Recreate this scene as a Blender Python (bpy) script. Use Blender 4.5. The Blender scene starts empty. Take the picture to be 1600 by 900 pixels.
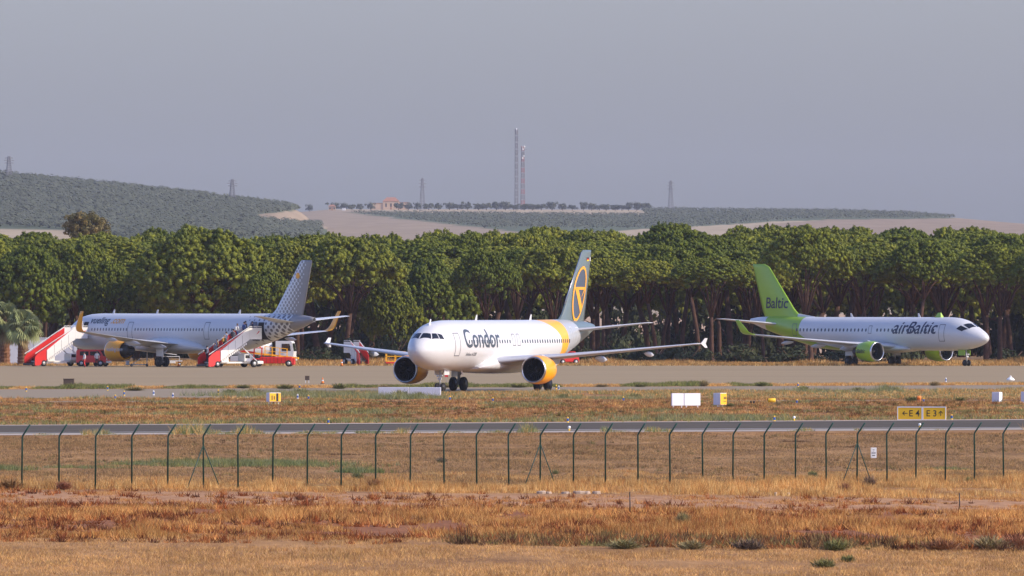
import bpy, bmesh, math, random
import numpy as np
from mathutils import Vector, Matrix, Euler
R = math.radians
random.seed(7)
RNG = np.random.default_rng(7)
SC = bpy.context.scene
COL = SC.collection

# ------------------------------------------------------------------ camera, sky, sun, exposure
FPX, HOR, CAMZ = 22000.0, 460.0, 8.0          # focal length in photo pixels, horizon row, eye height in metres
cam_data = bpy.data.cameras.new('camera')
cam = bpy.data.objects.new('camera', cam_data); COL.objects.link(cam)
cam_data.sensor_width = 36.0
cam_data.lens = 36.0 * FPX / 1600.0
cam_data.clip_start = 1.0
cam_data.clip_end = 40000.0
cam.location = (0, 0, CAMZ)
cam.rotation_euler = (R(90) + (HOR - 450.0) / FPX, 0, 0)
SC.camera = cam

SUN_AZ, SUN_EL = R(-18), R(32)                 # azimuth from +X (right), negative = camera side
S = Vector((math.cos(SUN_EL) * math.cos(SUN_AZ), math.cos(SUN_EL) * math.sin(SUN_AZ), math.sin(SUN_EL)))
world = bpy.data.worlds.new('World'); SC.world = world; world.use_nodes = True
wn = world.node_tree.nodes; wl = world.node_tree.links
bg = wn['Background']; bg.inputs['Strength'].default_value = 0.148
sky = wn.new('ShaderNodeTexSky'); sky.sky_type = 'NISHITA'; sky.sun_disc = False
sky.sun_elevation = SUN_EL; sky.sun_rotation = math.atan2(S.x, S.y)
sky.air_density = 1.0; sky.dust_density = 1.9; sky.ozone_density = 1.8; sky.altitude = 30
tint = wn.new('ShaderNodeMix'); tint.data_type = 'RGBA'; tint.blend_type = 'MULTIPLY'; tint.inputs[0].default_value = 1.0
tint.inputs[7].default_value = (1.19, 1.225, 1.68, 1)          # the photograph's white balance, even over the whole sky
wl.new(sky.outputs['Color'], tint.inputs[6]); wl.new(tint.outputs[2], bg.inputs['Color'])
sun_data = bpy.data.lights.new('sun', 'SUN'); sun_data.energy = 4.3; sun_data.angle = R(0.55)
sun_data.color = (1.0, 0.87, 0.66)
sun = bpy.data.objects.new('sun', sun_data); COL.objects.link(sun)
sun.rotation_euler = S.to_track_quat('Z', 'Y').to_euler()
vs = SC.view_settings
vs.view_transform = 'Standard'; vs.look = 'None'; vs.gamma = 1.0; vs.exposure = 0.0; vs.use_curve_mapping = False
SC.render.engine = 'CYCLES'
SC.cycles.max_bounces = 6; SC.cycles.transparent_max_bounces = 8; SC.cycles.volume_bounces = 0
SC.cycles.use_denoising = True
HAZE, HAZE_COL = 0.000020, (0.82, 0.86, 1.0, 1)

# ------------------------------------------------------------------ pixel -> place on the ground
def lift(X, Y):
    """the foreground field falls gently to the right"""
    t = np.clip((790.0 - Y) / 110.0, 0, 1); t = t * t * (3 - 2 * t)
    return -0.009 * X * t
def gp(px, py):
    Y = FPX * CAMZ / (py - HOR)
    return (px - 800.0) / FPX * Y, Y
def at(px, Y):
    return (px - 800.0) / FPX * Y
def zat(py, Y):
    return CAMZ - (py - HOR) / FPX * Y

# ------------------------------------------------------------------ materials
def srgb(r, g, b):
    f = lambda c: (c / 255 / 12.92) if c / 255 <= 0.04045 else ((c / 255 + 0.055) / 1.055) ** 2.4
    return (f(r), f(g), f(b), 1.0)
class E:
    """a node socket with arithmetic"""
    def __init__(s, t, sock): s.t, s.s = t, sock
    def _m(s, op, o=None, o2=None):
        n = s.t.nodes.new('ShaderNodeMath'); n.operation = op
        for i, v in enumerate((s, o, o2)):
            if v is None: continue
            if isinstance(v, E): s.t.links.new(v.s, n.inputs[i])
            else: n.inputs[i].default_value = float(v)
        return E(s.t, n.outputs[0])
    def __add__(s, o): return s._m('ADD', o)
    def __sub__(s, o): return s._m('SUBTRACT', o)
    def __mul__(s, o): return s._m('MULTIPLY', o)
    def __truediv__(s, o): return s._m('DIVIDE', o)
    def __radd__(s, o): return s._m('ADD', o)
    def __rmul__(s, o): return s._m('MULTIPLY', o)
    def __rsub__(s, o): return (s * -1.0) + o
    def gt(s, o): return s._m('GREATER_THAN', o)
    def lt(s, o): return s._m('LESS_THAN', o)
    def mx(s, o): return s._m('MAXIMUM', o)
    def mn(s, o): return s._m('MINIMUM', o)
    def fr(s): return s._m('FRACT')
    def sq(s): return s._m('SQRT')
    def ab(s): return s._m('ABSOLUTE')
    def clamp(s): return s.mx(0.0).mn(1.0)
def new_mat(name, rough=0.6, metal=0.0, spec=0.5):
    m = bpy.data.materials.new(name); m.use_nodes = True
    b = m.node_tree.nodes['Principled BSDF']
    b.inputs['Roughness'].default_value = rough; b.inputs['Metallic'].default_value = metal
    b.inputs['Specular IOR Level'].default_value = spec
    return m, m.node_tree, b
def mixc(t, fac, a, b):
    n = t.nodes.new('ShaderNodeMix'); n.data_type = 'RGBA'
    for sock, v in ((n.inputs[0], fac), (n.inputs[6], a), (n.inputs[7], b)):
        if isinstance(v, E): t.links.new(v.s, sock)
        elif hasattr(v, 'is_output'): t.links.new(v, sock)
        else: sock.default_value = v
    return n.outputs[2]
def noise(t, scale, detail=4.0, rough=0.55, vec=None, out='Fac'):
    n = t.nodes.new('ShaderNodeTexNoise'); n.inputs['Scale'].default_value = scale
    n.inputs['Detail'].default_value = detail; n.inputs['Roughness'].default_value = rough
    if vec is None:
        c = t.nodes.new('ShaderNodeTexCoord'); vec = c.outputs['Object']
    t.links.new(vec, n.inputs['Vector'])
    return E(t, n.outputs[out])
def obj_xyz(t):
    c = t.nodes.new('ShaderNodeTexCoord'); s = t.nodes.new('ShaderNodeSeparateXYZ')
    t.links.new(c.outputs['Object'], s.inputs[0])
    return [E(t, s.outputs[i]) for i in range(3)]
def plain(name, rgb, rough=0.6, metal=0.0, var=0.12, scale=1.3, spec=0.5):
    """one colour with a little wear"""
    m, t, b = new_mat(name, rough, metal, spec)
    f = noise(t, scale, 5.0)
    f = ((f - 0.5) * 2.2 + 0.5).clamp()
    lo = tuple(c * (1 - var) for c in rgb[:3]) + (1,); hi = tuple(min(1, c * (1 + var * 0.6)) for c in rgb[:3]) + (1,)
    t.links.new(mixc(t, f, lo, hi), b.inputs['Base Color'])
    return m
def attr_mat(name, rough=0.9, trans=0.0, attr='col'):
    """colour from a per-blade colour attribute, thin leaves pass some light"""
    m, t, b = new_mat(name, rough, 0.0, 0.15)
    a = t.nodes.new('ShaderNodeAttribute'); a.attribute_name = attr
    t.links.new(a.outputs['Color'], b.inputs['Base Color'])
    if trans:
        tr = t.nodes.new('ShaderNodeBsdfTranslucent'); mx = t.nodes.new('ShaderNodeMixShader')
        t.links.new(a.outputs['Color'], tr.inputs['Color']); mx.inputs[0].default_value = trans
        out = t.nodes['Material Output']
        t.links.new(b.outputs[0], mx.inputs[1]); t.links.new(tr.outputs[0], mx.inputs[2]); t.links.new(mx.outputs[0], out.inputs['Surface'])
    return m

# ------------------------------------------------------------------ meshes and objects
def link(name, mesh, parent=None, mat=None, loc=None, rotz=0.0):
    o = bpy.data.objects.new(name, mesh); COL.objects.link(o)
    if parent is not None: o.parent = parent
    if mat is not None and mesh is not None:
        mesh.materials.clear(); mesh.materials.append(mat)
    if loc is not None: o.location = loc
    o.rotation_euler = (0, 0, rotz)
    return o
def tag(o, label=None, cat=None, group=None, kind=None):
    if label: o['label'] = label
    if cat: o['category'] = cat
    if group: o['group'] = group
    if kind: o['kind'] = kind
    return o
def thing(name, label, cat, loc=(0, 0, 0), rotz=0.0, group=None):
    o = link(name, None, loc=loc, rotz=rotz)
    o.empty_display_size = 0.2
    return tag(o, label, cat, group)
def np_mesh(name, V, F, smooth=False, col=None):
    """V (n,3), F (m,k) with one face size"""
    me = bpy.data.meshes.new(name)
    V = np.asarray(V, np.float32); F = np.asarray(F, np.int32)
    m, k = F.shape
    me.vertices.add(len(V)); me.vertices.foreach_set('co', V.ravel())
    me.loops.add(m * k); me.loops.foreach_set('vertex_index', F.ravel())
    me.polygons.add(m); me.polygons.foreach_set('loop_start', np.arange(0, m * k, k, dtype=np.int32))
    me.polygons.foreach_set('loop_total', np.full(m, k, np.int32))
    if smooth: me.polygons.foreach_set('use_smooth', np.ones(m, bool))
    if col is not None:
        a = me.color_attributes.new('col', 'FLOAT_COLOR', 'POINT')
        c = np.ones((len(V), 4), np.float32); c[:, :3] = col
        a.data.foreach_set('color', c.ravel())
    me.update(calc_edges=True)
    return me
class MB:
    """collects boxes, tubes, lathes, lofts; build() links them as ONE mesh object"""
    def __init__(s): s.v, s.f, s.sm = [], [], []
    def add(s, v, f, sm=False):
        o = len(s.v); s.v += [tuple(p) for p in v]; s.f += [tuple(i + o for i in q) for q in f]; s.sm += [sm] * len(f); return s
    def box(s, x0, x1, y0, y1, z0, z1, bev=0.0):
        if bev <= 0:
            v = [(x, y, z) for z in (z0, z1) for y in (y0, y1) for x in (x0, x1)]
            return s.add(v, [(0, 2, 3, 1), (4, 5, 7, 6), (0, 1, 5, 4), (2, 6, 7, 3), (0, 4, 6, 2), (1, 3, 7, 5)])
        b = min(bev, (x1 - x0) * .45, (y1 - y0) * .45, (z1 - z0) * .45)
        def ring(x0, x1, y0, y1, z, c):
            return [(x0 + c, y0, z), (x1 - c, y0, z), (x1, y0 + c, z), (x1, y1 - c, z), (x1 - c, y1, z), (x0 + c, y1, z), (x0, y1 - c, z), (x0, y0 + c, z)]
        rs = [ring(x0 + b, x1 - b, y0 + b, y1 - b, z0, b * .4), ring(x0, x1, y0, y1, z0 + b, b), ring(x0, x1, y0, y1, z1 - b, b), ring(x0 + b, x1 - b, y0 + b, y1 - b, z1, b * .4)]
        return s.loft(rs)
    def loft(s, rings, closed=True, caps=True, sm=False):
        n = len(rings[0]); v = [p for r in rings for p in r]; f = []
        for i in range(len(rings) - 1):
            for j in range(n if closed else n - 1):
                a, b = i * n + j, i * n + (j + 1) % n
                f.append((a, b, b + n, a + n))
        s.add(v, f, sm)
        if caps and closed:
            o = len(s.v) - len(v); k = len(s.v)
            s.f += [tuple(o + j for j in range(n))[::-1], tuple(k - n + j for j in range(n))]; s.sm += [False, False]
        return s
    def tube(s, pts, rad, n=8, caps=True, sm=True):
        pts = [Vector(p) for p in pts]
        rad = rad if hasattr(rad, '__len__') else [rad] * len(pts)
        rings = []; prev = None
        for i, p in enumerate(pts):
            d = (pts[min(i + 1, len(pts) - 1)] - pts[max(i - 1, 0)]).normalized()
            if prev is None:
                a = d.cross(Vector((0, 0, 1)) if abs(d.z) < .9 else Vector((1, 0, 0))).normalized()
            else:
                a = (prev - d * prev.dot(d)).normalized()
            prev = a; b = d.cross(a)
            rings.append([p + (a * math.cos(2 * math.pi * k / n) + b * math.sin(2 * math.pi * k / n)) * rad[i] for k in range(n)])
        return s.loft(rings, True, caps, sm)
    def bar(s, a, b, w, h=None):
        """square bar between two points"""
        h = h or w; a, b = Vector(a), Vector(b); d = (b - a).normalized()
        u = d.cross(Vector((0, 0, 1)) if abs(d.z) < .95 else Vector((0, 1, 0))).normalized(); q = u.cross(d)
        rs = [[p + u * (sx * w / 2) + q * (sz * h / 2) for sx, sz in ((-1, -1), (1, -1), (1, 1), (-1, 1))] for p in (a, b)]
        return s.loft(rs)
    def lathe(s, prof, axis='z', c=(0, 0, 0), n=24, caps=True, sm=True):
        rings = []
        for t, r in prof:
            ring = []
            for k in range(n):
                a = 2 * math.pi * k / n; u, w = r * math.cos(a), r * math.sin(a)
                p = {'z': (u, w, t), 'x': (t, u, w), 'y': (w, t, u)}[axis]
                ring.append((p[0] + c[0], p[1] + c[1], p[2] + c[2]))
            rings.append(ring)
        return s.loft(rings, True, caps, sm)
    def prism(s, poly, y0, y1):
        """(x,z) outline pushed along y"""
        return s.loft([[(x, y0, z) for x, z in poly], [(x, y1, z) for x, z in poly]])
    def mesh(s, name):
        me = bpy.data.meshes.new(name); me.from_pydata(s.v, [], s.f)
        me.polygons.foreach_set('use_smooth', s.sm); me.update()
        b = bmesh.new(); b.from_mesh(me); bmesh.ops.recalc_face_normals(b, faces=b.faces); b.to_mesh(me); b.free()
        return me
    def build(s, name, mat, parent=None, loc=None, rotz=0.0):
        return link(name, s.mesh(name), parent, mat, loc, rotz)
def copy_tree(o, parent=None):
    c = o.copy(); COL.objects.link(c); c.parent = parent
    for ch in o.children: copy_tree(ch, c)
    return c
def text_mesh(body, size, bold=0.0, shear=0.0, space=1.0):
    """flat lettering as triangles in (u, v)"""
    cu = bpy.data.curves.new('lettering', 'FONT'); cu.body = body; cu.size = size; cu.offset = bold; cu.shear = shear
    cu.space_character = space; cu.resolution_u = 4
    o = bpy.data.objects.new('lettering', cu); COL.objects.link(o)
    dg = bpy.context.evaluated_depsgraph_get()
    me = bpy.data.meshes.new_from_object(o.evaluated_get(dg))
    bpy.data.objects.remove(o); bpy.data.curves.remove(cu)
    b = bmesh.new(); b.from_mesh(me); bpy.data.meshes.remove(me)
    return b
def cut_grid(b, du, dv):
    us = [v.co.x for v in b.verts]; vv = [v.co.y for v in b.verts]
    for ax, lo, hi, st in ((0, min(us), max(us), du), (1, min(vv), max(vv), dv)):
        k = lo + st
        while k < hi:
            no = Vector((1, 0, 0)) if ax == 0 else Vector((0, 1, 0))
            co = Vector((k, 0, 0)) if ax == 0 else Vector((0, k, 0))
            bmesh.ops.bisect_plane(b, geom=b.verts[:] + b.edges[:] + b.faces[:], plane_co=co, plane_no=no)
            k += st
def bm_obj(b, name, mat, parent, fn=None):
    if fn:
        for v in b.verts: v.co = Vector(fn(v.co.x, v.co.y))
    me = bpy.data.meshes.new(name); b.to_mesh(me); b.free()
    return link(name, me, parent, mat)
def poly_bm(poly):
    b = bmesh.new(); vs_ = [b.verts.new((x, y, 0)) for x, y in poly]; b.faces.new(vs_); bmesh.ops.triangulate(b, faces=b.faces[:]); return b
def ring_bm(outer, inner):
    b = bmesh.new(); n = len(outer)
    o = [b.verts.new((x, y, 0)) for x, y in outer]; i = [b.verts.new((x, y, 0)) for x, y in inner]
    for k in range(n): b.faces.new((o[k], o[(k + 1) % n], i[(k + 1) % n], i[k]))
    return b
# ------------------------------------------------------------------ the ground and the paved strips
def vnoise(x, y, seed):
    """smooth lattice noise 0..1"""
    xi, yi = np.floor(x).astype(np.int64), np.floor(y).astype(np.int64); fx, fy = x - xi, y - yi
    fx = fx * fx * (3 - 2 * fx); fy = fy * fy * (3 - 2 * fy)
    def h(a, b):
        n = (a * 374761393 + b * 668265263 + seed * 1442695041) & 0xffffffff
        n = ((n ^ (n >> 13)) * 1274126177) & 0xffffffff
        return ((n ^ (n >> 16)) & 0xffff) / 65535.0
    return (h(xi, yi) * (1 - fx) + h(xi + 1, yi) * fx) * (1 - fy) + (h(xi, yi + 1) * (1 - fx) + h(xi + 1, yi + 1) * fx) * fy
def gz(X, Y):
    return lift(np.clip(X, -60, 60), Y)
def gzf(X, Y): return float(gz(np.float64(X), np.float64(Y)))

def ground_material():
    m, t, b = new_mat('dry_soil', 0.95, 0, 0.1)
    c = t.nodes.new('ShaderNodeTexCoord'); mp = t.nodes.new('ShaderNodeMapping'); mp.inputs['Scale'].default_value = (1.0, 0.16, 1.0)
    t.links.new(c.outputs['Object'], mp.inputs['Vector'])
    x, y, z = obj_xyz(t)
    n1 = noise(t, 0.35, 6, 0.6, mp.outputs[0]); n2 = noise(t, 2.2, 4, 0.6, mp.outputs[0]); n3 = noise(t, 0.02, 3)
    base = mixc(t, ((n1 - 0.35) * 3).clamp(), srgb(128, 92, 56), srgb(176, 134, 86))
    base = mixc(t, ((n2 - 0.5) * 2.5).clamp() * 0.5, base, srgb(196, 154, 104))
    def band(y0, y1, soft, w=14.0):
        yy = y + (n1 - 0.5) * w
        return ((yy - y0) / soft).clamp() * ((y1 - yy) / soft).clamp()
    pink = mixc(t, ((n2 - 0.3) * 2).clamp(), srgb(150, 108, 74), srgb(192, 150, 110))
    base = mixc(t, band(516, 564, 8, 8), base, pink)
    red = mixc(t, ((n2 - 0.3) * 2).clamp(), srgb(118, 74, 48), srgb(160, 106, 70))
    base = mixc(t, band(460, 530, 8) * 0.9, base, red)
    base = mixc(t, band(900, 1110, 20, 30) * 0.4, base, red)
    far = ((y - 1620) / 200).clamp()
    base = mixc(t, far * 0.9, base, mixc(t, ((n3 - 0.4) * 3).clamp(), srgb(178, 148, 118), srgb(200, 172, 138)))
    t.links.new(base, b.inputs['Base Color'])
    bp = t.nodes.new('ShaderNodeBump'); bp.inputs['Strength'].default_value = 0.6; bp.inputs['Distance'].default_value = 0.15
    t.links.new(n2.s, bp.inputs['Height']); t.links.new(bp.outputs[0], b.inputs['Normal'])
    return m
xs = np.array([-2500, -800, -300, -120] + list(np.arange(-60, 61, 5)) + [120, 300, 800, 2500], float)
ys = np.array([-100, 100, 250] + list(np.arange(340, 820, 10)) + [900, 1000, 1200, 1500, 1800, 2500, 4000, 8000, 14500], float)
GX, GY = np.meshgrid(xs, ys)
GZ = gz(GX, GY) + np.where((GY > 380) & (GY < 640), (vnoise(GX / 6, GY / 14, 3) - 0.5) * 0.10, 0.0)
nx, ny = len(xs), len(ys)
idx = np.arange(nx * ny).reshape(ny, nx)
gf = np.stack([idx[:-1, :-1], idx[:-1, 1:], idx[1:, 1:], idx[1:, :-1]], -1).reshape(-1, 4)
ground = link('ground', np_mesh('ground', np.stack([GX, GY, GZ], -1).reshape(-1, 3), gf, True), mat=ground_material())
tag(ground, kind='structure')

def paved_mat(name, lo, hi, sx=0.05, streak=True):
    m, t, b = new_mat(name, 0.9, 0, 0.2)
    c = t.nodes.new('ShaderNodeTexCoord'); mp = t.nodes.new('ShaderNodeMapping'); mp.inputs['Scale'].default_value = (sx, 0.35 if streak else sx, 1)
    t.links.new(c.outputs['Object'], mp.inputs['Vector'])
    n = noise(t, 1.0, 6, 0.6, mp.outputs[0]); n2 = noise(t, 3.0, 3)
    col = mixc(t, ((n - 0.3) * 2.4).clamp(), lo, hi)
    col = mixc(t, n2 * 0.25, col, hi)
    t.links.new(col, b.inputs['Base Color'])
    return m
M_asph = paved_mat('dark_asphalt', srgb(70, 61, 49), srgb(94, 83, 67))
M_taxi = paved_mat('pale_asphalt', srgb(122, 109, 88), srgb(156, 140, 114))
M_conc = paved_mat('concrete_shoulder', srgb(165, 150, 135), srgb(190, 178, 162))
M_apron = paved_mat('apron_concrete', srgb(124, 107, 80), srgb(167, 146, 109), 0.02)
M_mark = plain('road_paint', srgb(200, 196, 186), 0.8)
def strip(name, near, far, z, mat):
    """near / far edges given as photo pixels on the ground, laid as one sheet from left to right"""
    n = [gp(*p) for p in near]; f = [gp(*p) for p in far]
    def extend(e):
        (x0, y0), (x1, y1) = e[0], e[1]; (x2, y2), (x3, y3) = e[-2], e[-1]
        return [(x0 - (x1 - x0) * .8, y0 - (y1 - y0) * .8)] + e + [(x3 + (x3 - x2) * .8, y3 + (y3 - y2) * .8)]
    n, f = extend(n), extend(f)
    poly = n + f[::-1]
    b = bmesh.new(); vv = [b.verts.new((x, y, z + gzf(x, y))) for x, y in poly]; b.faces.new(vv); bmesh.ops.triangulate(b, faces=b.faces[:])
    bmesh.ops.recalc_face_normals(b, faces=b.faces[:])
    if sum(fc.normal.z for fc in b.faces) < 0: bmesh.ops.reverse_faces(b, faces=b.faces[:])
    o = bm_obj(b, name, mat, None); return tag(o, kind='structure')
strip('runway_shoulder', [(0, 680.5), (800, 676.5), (1600, 672)], [(0, 664.5), (800, 660.5), (1600, 655.5)], 0.02, M_conc)
strip('runway', [(0, 678), (800, 674), (1600, 669.5)], [(0, 665.5), (800, 661.5), (1600, 656.5)], 0.026, M_asph)
strip('runway_edge_line', [(0, 677.0), (1600, 668.6)], [(0, 676.6), (1600, 668.2)], 0.031, M_mark)
strip('taxiway', [(0, 622.5), (400, 621.5), (450, 612.8), (1600, 608.5)], [(0, 609), (1600, 602)], 0.02, M_taxi)
strip('service_path', [(430, 628.2), (1600, 626)], [(430, 626.4), (1600, 624.6)], 0.02, M_taxi)
strip('apron', [(0, 605), (800, 601.5), (1600, 598.5)], [(0, 571.3), (1600, 569.6)], 0.02, M_apron)

# ------------------------------------------------------------------ hills far behind the wood
def pip(x, y, poly):
    ins = np.zeros(x.shape, bool); n = len(poly)
    for i in range(n):
        (x0, y0), (x1, y1) = poly[i], poly[(i + 1) % n]
        c = ((y0 > y) != (y1 > y)) & (x < (x1 - x0) * (y - y0) / (y1 - y0 + 1e-12) + x0); ins ^= c
    return ins
def hill(name, crest_px, Y0, YC, pyb, cols, regions, jitter):
    """a slope from its foot Y0 up to the crest line seen at crest_px, falling away behind;
    returns a function that gives the height of the slope"""
    cp = np.array(crest_px, float)
    Xc = (cp[:, 0] - 800) / FPX * YC; Zc = CAMZ - (cp[:, 1] - HOR) / FPX * YC
    zf = CAMZ - (pyb - HOR) / FPX * Y0
    def hz(X, Y):
        zc = np.interp(X, Xc, Zc)
        t = (Y - Y0) / (YC - Y0)
        up = zf + (zc - zf) * np.clip(t, 0, 1)
        up = np.where(t < 0, zf * np.clip(1 + t * 2.2, 0, 1) - 0.5 * (t < -0.45), up)
        return np.where(t > 1, zc * np.clip(1 - (t - 1) * 1.5, 0, 1) - 0.5 * (t > 1.66), up)
    X = np.linspace(Xc[0], Xc[-1], 220); Y = np.concatenate([np.linspace(Y0 - .5 * (YC - Y0), Y0, 5)[:-1], np.linspace(Y0, YC, 46), np.linspace(YC, YC + .72 * (YC - Y0), 8)[1:]])
    gx, gy = np.meshgrid(X, Y); gzz = hz(gx, gy)
    px = 800 + gx / gy * FPX; py = HOR + (CAMZ - gzz) / gy * FPX
    col = np.empty(gx.shape + (3,)); col[:] = cols[0][:3]
    for poly, c in regions:
        mk = pip(px + (vnoise(gx / 12, gy / 60, 5) - .5) * 6, py + (vnoise(gx / 9, gy / 40, 8) - .5) * 1.5, poly)
        col[mk] = c[:3]
    col *= (0.88 + 0.24 * vnoise(gx / 8, gy / 50, 2))[..., None]
    ny_, nx_ = gx.shape; ii = np.arange(nx_ * ny_).reshape(ny_, nx_)
    F = np.stack([ii[:-1, :-1], ii[:-1, 1:], ii[1:, 1:], ii[1:, :-1]], -1).reshape(-1, 4)
    o = link(name, np_mesh(name, np.stack([gx, gy, gzz], -1).reshape(-1, 3), F, True, col.reshape(-1, 3)), mat=M_hill)
    tag(o, kind='structure')
    return hz
M_hill = attr_mat('hill_soil', 0.95)
SOIL = srgb(146, 128, 104); STRAW = srgb(166, 148, 118); GRN = srgb(84, 92, 66); SOIL2 = srgb(144, 124, 100)
hz_mid = hill('hill_middle', [(-500, 372), (250, 356), (380, 344), (470, 331), (520, 327), (700, 327), (1000, 328), (1280, 330), (1400, 333), (1490, 340), (1600, 350), (1750, 362), (2100, 372)], 7280, 10400, 372,
              [STRAW], [([(380, 320), (565, 330), (830, 362), (840, 380), (380, 380)], SOIL),
                        ([(540, 332), (1010, 336), (1240, 344), (1060, 356), (840, 366)], GRN),
                        ([(1000, 322), (1490, 336), (1490, 342), (1240, 345), (1010, 338)], GRN),
                        ([(1180, 352), (1300, 343), (1500, 341), (1700, 350), (1700, 380), (1180, 380)], SOIL2)], 0)
hz_left = hill('hill_left', [(-600, 246), (-200, 260), (0, 274), (230, 296), (400, 317), (455, 324), (472, 333), (490, 348), (560, 371), (640, 374)], 6110, 8190, 376,
               [GRN], [([(-300, 352), (120, 360), (120, 380), (-300, 380)], STRAW), ([(400, 335), (470, 328), (700, 340), (700, 380), (400, 345)], SOIL)], 0)

# ------------------------------------------------------------------ scattered small vegetation (uncountable)
def pick(pal, n, rng):
    pal = np.array([p[:3] for p in pal]); return pal[rng.integers(0, len(pal), n)]
M_blade = attr_mat('dry_blade', 0.9, 0.25)
M_leaf = attr_mat('small_leaf', 0.85, 0.2)
def tufts(name, X, Y, H, pal, blades, spread, width, label, cat, rng, lean=0.45, tone=None):
    n = len(X); k = blades
    bx = np.repeat(X, k) + rng.normal(0, spread, n * k); by = np.repeat(Y, k) + rng.normal(0, spread, n * k)
    bh = np.repeat(H, k) * rng.uniform(0.55, 1.15, n * k)
    z0 = gz(bx, by) - 0.03
    a = rng.uniform(0, 2 * np.pi, n * k); w = width * rng.uniform(.6, 1.4, n * k)
    lx = rng.normal(0, lean, n * k) * bh; ly = rng.normal(0, lean, n * k) * bh
    p0 = np.stack([bx - np.cos(a) * w, by - np.sin(a) * w, z0], -1); p1 = np.stack([bx + np.cos(a) * w, by + np.sin(a) * w, z0], -1)
    p2 = np.stack([bx + lx, by + ly, z0 + bh], -1)
    V = np.stack([p0, p1, p2], 1).reshape(-1, 3); F = np.arange(len(V)).reshape(-1, 3)
    c = np.repeat(pick(pal, n, rng), k, 0) * rng.uniform(.72, 1.25, (n * k, 1))
    if tone is not None: c *= np.repeat(tone, k)[:, None]
    o = link(name, np_mesh(name, V, F, False, np.repeat(c, 3, 0)), mat=M_blade)
    return tag(o, label, cat, kind='stuff')
def field(y0, y1, n, rng, pad=1.06):
    """random places on the ground between two distances, inside what the lens can see plus a margin"""
    Y = np.sqrt(rng.uniform(y0 * y0, y1 * y1, n)); X = rng.uniform(-1, 1, n) * Y * 800 / FPX * pad
    return X, Y
rg = np.random.default_rng(11)
STRAWS = [srgb(216, 174, 108), srgb(202, 156, 90), srgb(190, 142, 82), srgb(224, 188, 124), srgb(172, 124, 70)]
REDS = [srgb(186, 122, 62), srgb(168, 104, 54), srgb(202, 148, 80), srgb(140, 86, 48), srgb(216, 168, 98)]
PALE = [srgb(198, 154, 102), srgb(182, 138, 90), srgb(206, 166, 114), srgb(166, 122, 78)]
GREEN = [srgb(110, 118, 62), srgb(128, 130, 74), srgb(92, 104, 56), srgb(150, 144, 84)]
SAGE = [srgb(138, 142, 104), srgb(120, 128, 90), srgb(154, 152, 112), srgb(106, 116, 74)]
# foreground stubble
X, Y = field(388, 458, 30000, rg)
tn = 0.62 + 0.36 * vnoise(X / 3, Y / 9, 21) + .36 * vnoise(X / .4, Y / 3, 23)
tufts('stubble', X, Y, 0.07 + 0.13 * vnoise(X / 2.5, Y / 7, 22), PALE + STRAWS[:2], 5, .10, .010, 'short pale stubble covering the nearest strip of field', 'stubble', rg, .6, tn)
# reddish dried weeds
X, Y = field(454, 524, 30000, rg)
kk = vnoise(X / 2.2, Y / 9, 31) * .7 + vnoise(X / .8, Y / 4, 32) * .3 > .36; X, Y = X[kk], Y[kk]
tn = 0.5 + 0.5 * vnoise(X / 3.5, Y / 10, 33) + .5 * vnoise(X / .5, Y / 3, 35)
tufts('reddish_weeds', X, Y, 0.06 + 0.46 * vnoise(X / 2.0, Y / 8, 34) ** 1.5 * (.4 + .9 * vnoise(X / .45, Y / 2.5, 36)), REDS + STRAWS[:3], 6, .10, .011, 'rust red and straw coloured dried weeds before the fence', 'weeds', rg, .5, tn)
# clods and thin weeds of the bare strip
X, Y = field(524, 570, 26000, rg)
kk = vnoise(X / 1.8, Y / 6, 41) * .6 + vnoise(X / .5, Y / 3, 43) * .4 > .52; X, Y = X[kk], Y[kk]
tufts('sparse_weeds', X, Y, 0.05 + 0.14 * vnoise(X / 2, Y / 6, 42), REDS + PALE, 5, .10, .012, 'thin weeds on the bare pinkish strip', 'weeds', rg, .7)
# tall straw along the fence line
X, Y = field(556, 670, 42000, rg)
dl = Y - (589 + X * 1.21)                      # distance from the fence line, metres in depth
kk = (Y > 560 + 8 * vnoise(X / 3, X * 0, 55)) & (dl < 16 + 40 * vnoise(X / 4, Y / 10, 50)); X, Y, dl = X[kk], Y[kk], dl[kk]
tufts('tall_straw', X, Y, 0.06 + 0.60 * vnoise(X / 1.6, Y / 12, 51) * (.35 + .8 * vnoise(X / .4, Y / 2.5, 54)) * np.clip(np.exp(-((dl + 8) / 16) ** 2) + .9 * np.exp(-((Y - 567) / 7) ** 2) + .3, 0, 1), STRAWS + REDS[:1], 6, .09, .010, 'tall golden straw along the wire fence', 'grass', rg, .32, .6 + .4 * vnoise(X / 2, Y / 9, 52) + .4 * vnoise(X / .4, Y / 3, 53))
# mown field between fence and runway
X, Y = field(590, 812, 60000, rg)
tn = 0.60 + 0.55 * (vnoise(X / 3, Y / 10, 61) * .6 + vnoise(X / 1.0, Y / 5, 62) * .4)
hh = 0.05 + 0.16 * vnoise(X / 2.6, Y / 12, 63)
kk = HOR + FPX * CAMZ / Y > np.interp(800 + X / Y * FPX, [0, 1600], [681.5, 673]); X, Y, tn, hh = X[kk], Y[kk], tn[kk], hh[kk]
tufts('mown_grass', X, Y, hh, [srgb(186, 146, 94), srgb(160, 124, 82), srgb(142, 108, 74), srgb(170, 134, 90), srgb(134, 106, 74), srgb(196, 156, 102)], 5, .12, .014, 'short brown grass between fence and runway', 'grass', rg, .6, tn)
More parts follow.
